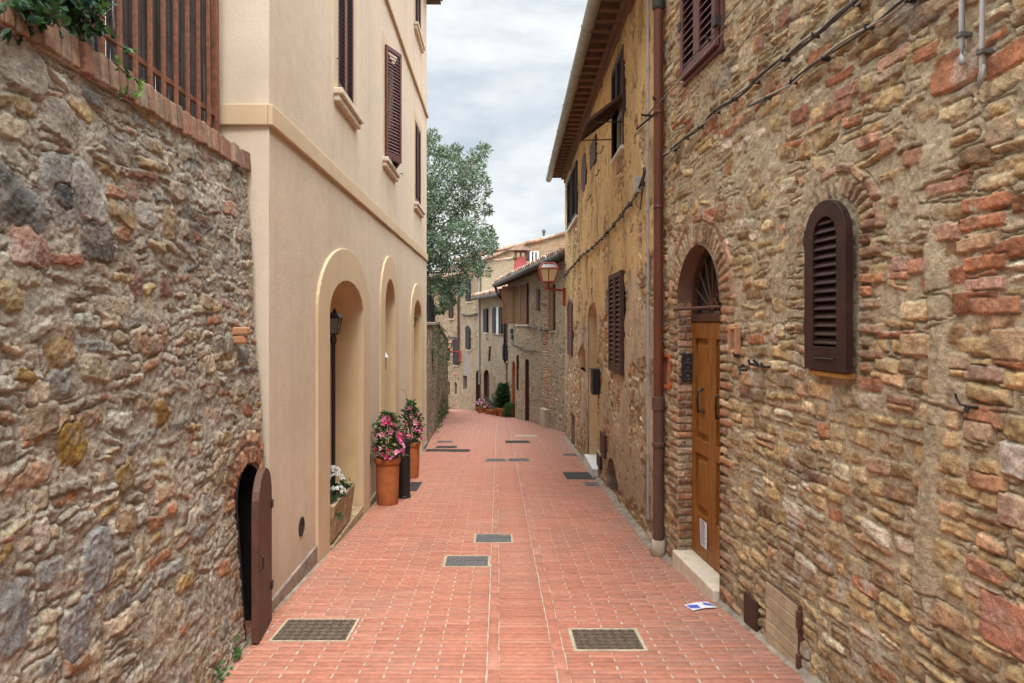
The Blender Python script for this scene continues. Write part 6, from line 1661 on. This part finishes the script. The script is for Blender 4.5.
# ------------------------------------------------------------------ street lamps on red brackets
def street_lamp(cx, cy, z0, z1, r, wall_pt, label, plate_h, grey_top=True):
    t = thing('street_lamp', label, 'street lamp', wall_pt, 'lanterns on red wall brackets')
    zb, zt_, zc_ = z0, z0 + (z1 - z0) * .72, z1
    c4 = [(-1, -1), (1, -1), (1, 1), (-1, 1)]; rb_ = r * .62
    vb_ = [(cx + a * rb_, cy + b * rb_, zb) for a, b in c4]; vt2 = [(cx + a * r, cy + b * r, zt_) for a, b in c4]; vc = [(cx + a * r * .60, cy + b * r * .60, zc_) for a, b in c4]
    b_ = MB()
    for q in (vb_, vt2, vc):
        for i in range(4): b_.tube([q[i], q[(i + 1) % 4]], .022, 6)
    for i in range(4): b_.tube([vb_[i], vt2[i]], .018, 6); b_.tube([vt2[i], vc[i]], .020, 6)
    for q in (vb_, vt2): 
        m1 = tuple((np.array(vb_[0]) + np.array(vb_[1])) / 2); m2 = tuple((np.array(vt2[0]) + np.array(vt2[1])) / 2)
    b_.tube([m1, m2], .014, 6)
    b_.add(vb_, [(0, 1, 2, 3)]); b_.tube([(cx, cy, z0 - .16), (cx, cy, z0)], .035, 8)
    wx, wy, wz = wall_pt; L = math.hypot(wx - cx, wy - cy); dx, dy = (wx - cx) / L, (wy - cy) / L
    za = z0 - .17
    b_.tube([(cx - dx * .12, cy - dy * .12, za + .03), (cx - dx * .02, cy - dy * .02, za), (wx, wy, za - .03)], .030, 8); b_.build('frame', M['lamp_red'], t)
    b_ = MB(); b_.box(wx - .06, wx + .06, wy - .07, wy + .07, za - plate_h, za + .04); b_.build('wall_plate', M['lamp_red'], t, bevel=.01)
    b_ = MB(); k = .965; sh2 = lambda p: (cx + (p[0] - cx) * k, cy + (p[1] - cy) * k, p[2])
    b_.add([sh2(p) for p in vb_ + vt2], [(0, 1, 5, 4), (1, 2, 6, 5), (2, 3, 7, 6), (3, 0, 4, 7)]); b_.build('glass', M['lamp_glass'], t)
    b_ = MB(); b_.add([sh2(p) for p in vt2 + vc], [(0, 1, 5, 4), (1, 2, 6, 5), (2, 3, 7, 6), (3, 0, 4, 7), (4, 5, 6, 7)]); b_.build('top_panes', M['lamp_glass_grey'], t)
    return t
d_ = 17.0
street_lamp((548.3 - 512) / FPX * d_, d_, EYE + (HOR - 282) / FPX * d_, EYE + (HOR - 263.5) / FPX * d_, .235, (1.335, 17.25, EYE + (HOR - 291) / FPX * 17.2), 'large tapered street lantern on a red bracket at the ochre house corner', .42)
d_ = 31.6
wp_ = WF.map(LF - .02, .03, 0); street_lamp((448.2 - 512) / FPX * d_, d_, EYE + (HOR - 348) / FPX * d_, EYE + (HOR - 340.5) / FPX * d_, .19, (wp_[0], wp_[1], EYE + (HOR - 349.5) / FPX * d_), 'distant street lantern on a long red bracket near the garden wall', .5)

# ------------------------------------------------------------------ pots and plants in front of the far houses
def bush(x, y, z, h, r, label, name, cat, col, seed, n=900, ll=(.08, .14), lw=(.03, .05), prof=((0, .5, 1), (.8, 1, .3)), up=.4):
    t = thing(name, label, cat, (x, y, z)); g = np.random.default_rng(seed)
    q = g.random(n); th = g.uniform(0, 6.283, n); rr = np.sqrt(g.random(n)) * r * np.interp(q, prof[0], prof[1]) * g.uniform(.8, 1.15, n)
    P = np.stack([x + rr * np.cos(th), y + rr * np.sin(th), z + q * h], -1); D = np.stack([np.cos(th), np.sin(th), np.full(n, up)], -1) + g.normal(0, .4, (n, 3))
    leaf_mesh('leaves', P, g.uniform(*ll, n), g.uniform(*lw, n), green(n, col, seed, .4, tuple(c * 1.8 for c in col), .25), M['leaf'], t, D, .15, seed)
    b_ = MB(); b_.tube([(x, y, z - .02), (x, y, z + h * .7)], [.02, .01], 6); b_.build('stems', M['bark'], t)
    return t, g
def pot(x, y, z, r, h, label):
    t = thing('plant_pot', label, 'pot', (x, y, z), 'pots by the far house doors')
    b_ = MB(); b_.lathe(x, y, [(r * .72, z), (r * .92, z + h * .8), (r * 1.05, z + h * .81), (r * 1.05, z + h), (r * .9, z + h), (.02, z + h * .93)], 20); b_.build('pot_body', M['terracotta'], t)
x, y, z = ground_at(480.5, 413); pot(x, y, z, .17, .26, 'small terracotta pot of pink flowers by the left far doorway')
t, g = bush(x, y, z + .22, .34, .18, 'small pink flowering plant by the left far doorway', 'flowering_plant', 'plant', (.05, .10, .03), 51, 150, (.06, .1), (.03, .05))
blossoms('flowers', [(np.array((x + g.normal(0, .09), y - .12 + g.normal(0, .05), z + .38 + g.random() * .22)), (0, -1, .4)) for i in range(18)], .055, [(.75, .30, .50), (.8, .45, .62)], t, 52)
x, y, z = ground_at(488.0, 414); pot(x, y, z, .17, .22, 'small terracotta pot of red flowers between the two far doorways')
t, g = bush(x, y, z + .18, .30, .22, 'low red and pink flowering plant between the two far doorways', 'flowering_plant', 'plant', (.05, .10, .03), 53, 150, (.06, .1), (.03, .05))
blossoms('flowers', [(np.array((x + g.normal(0, .13), y - .12 + g.normal(0, .05), z + .3 + g.random() * .2)), (0, -1, .4)) for i in range(16)], .055, [(.65, .12, .16), (.75, .35, .45)], t, 54)
x, y, z = ground_at(493.3, 414.6); pot(x, y, z, .19, .20, 'shallow terracotta bowl right of the far doorways')
t, g = bush(x, y, z + .16, .16, .16, 'short leafy plant in the shallow terracotta bowl', 'leafy_plant', 'plant', (.04, .08, .03), 55, 90, (.05, .09), (.03, .04))
x, y, z = ground_at(498.2, 415.8)
t = thing('agave', 'spiky blue green agave beside the tall potted shrub', 'plant', (x, y, z + .25))
g = np.random.default_rng(61); n = 46; D = np.stack([g.normal(0, .55, n), g.normal(0, .55, n), g.uniform(.5, 1.2, n)], -1)
leaf_mesh('leaves', np.tile((x, y, z + .28), (n, 1)) + g.normal(0, .02, (n, 3)), g.uniform(.45, .8, n), .075, green(n, (.10, .165, .13), 62, .25), M['leaf'], t, D, .25, 62)
pot(x, y, z, .15, .30, 'narrow terracotta pot holding the blue green agave')
x, y, z = ground_at(503.3, 416.4); pot(x, y, z, .22, .34, 'large terracotta tub of the tall shrub at the far houses')
bush(x, y, z + .30, .90, .26, 'tall dark leafy shrub in the large terracotta tub', 'potted_shrub', 'shrub', (.035, .075, .022), 63, 1500, (.10, .19), (.035, .06), ((0, .25, .6, 1), (.5, .75, 1, .35)), .6)
x, y, z = ground_at(510.5, 417.2)
bush(x, y, z + .0, .52, .36, 'round low green shrub at the foot of the teal door', 'round_shrub', 'shrub', (.045, .10, .020), 64, 1300, (.05, .09), (.018, .03), ((0, .4, 1), (.75, 1, .35)), .5)
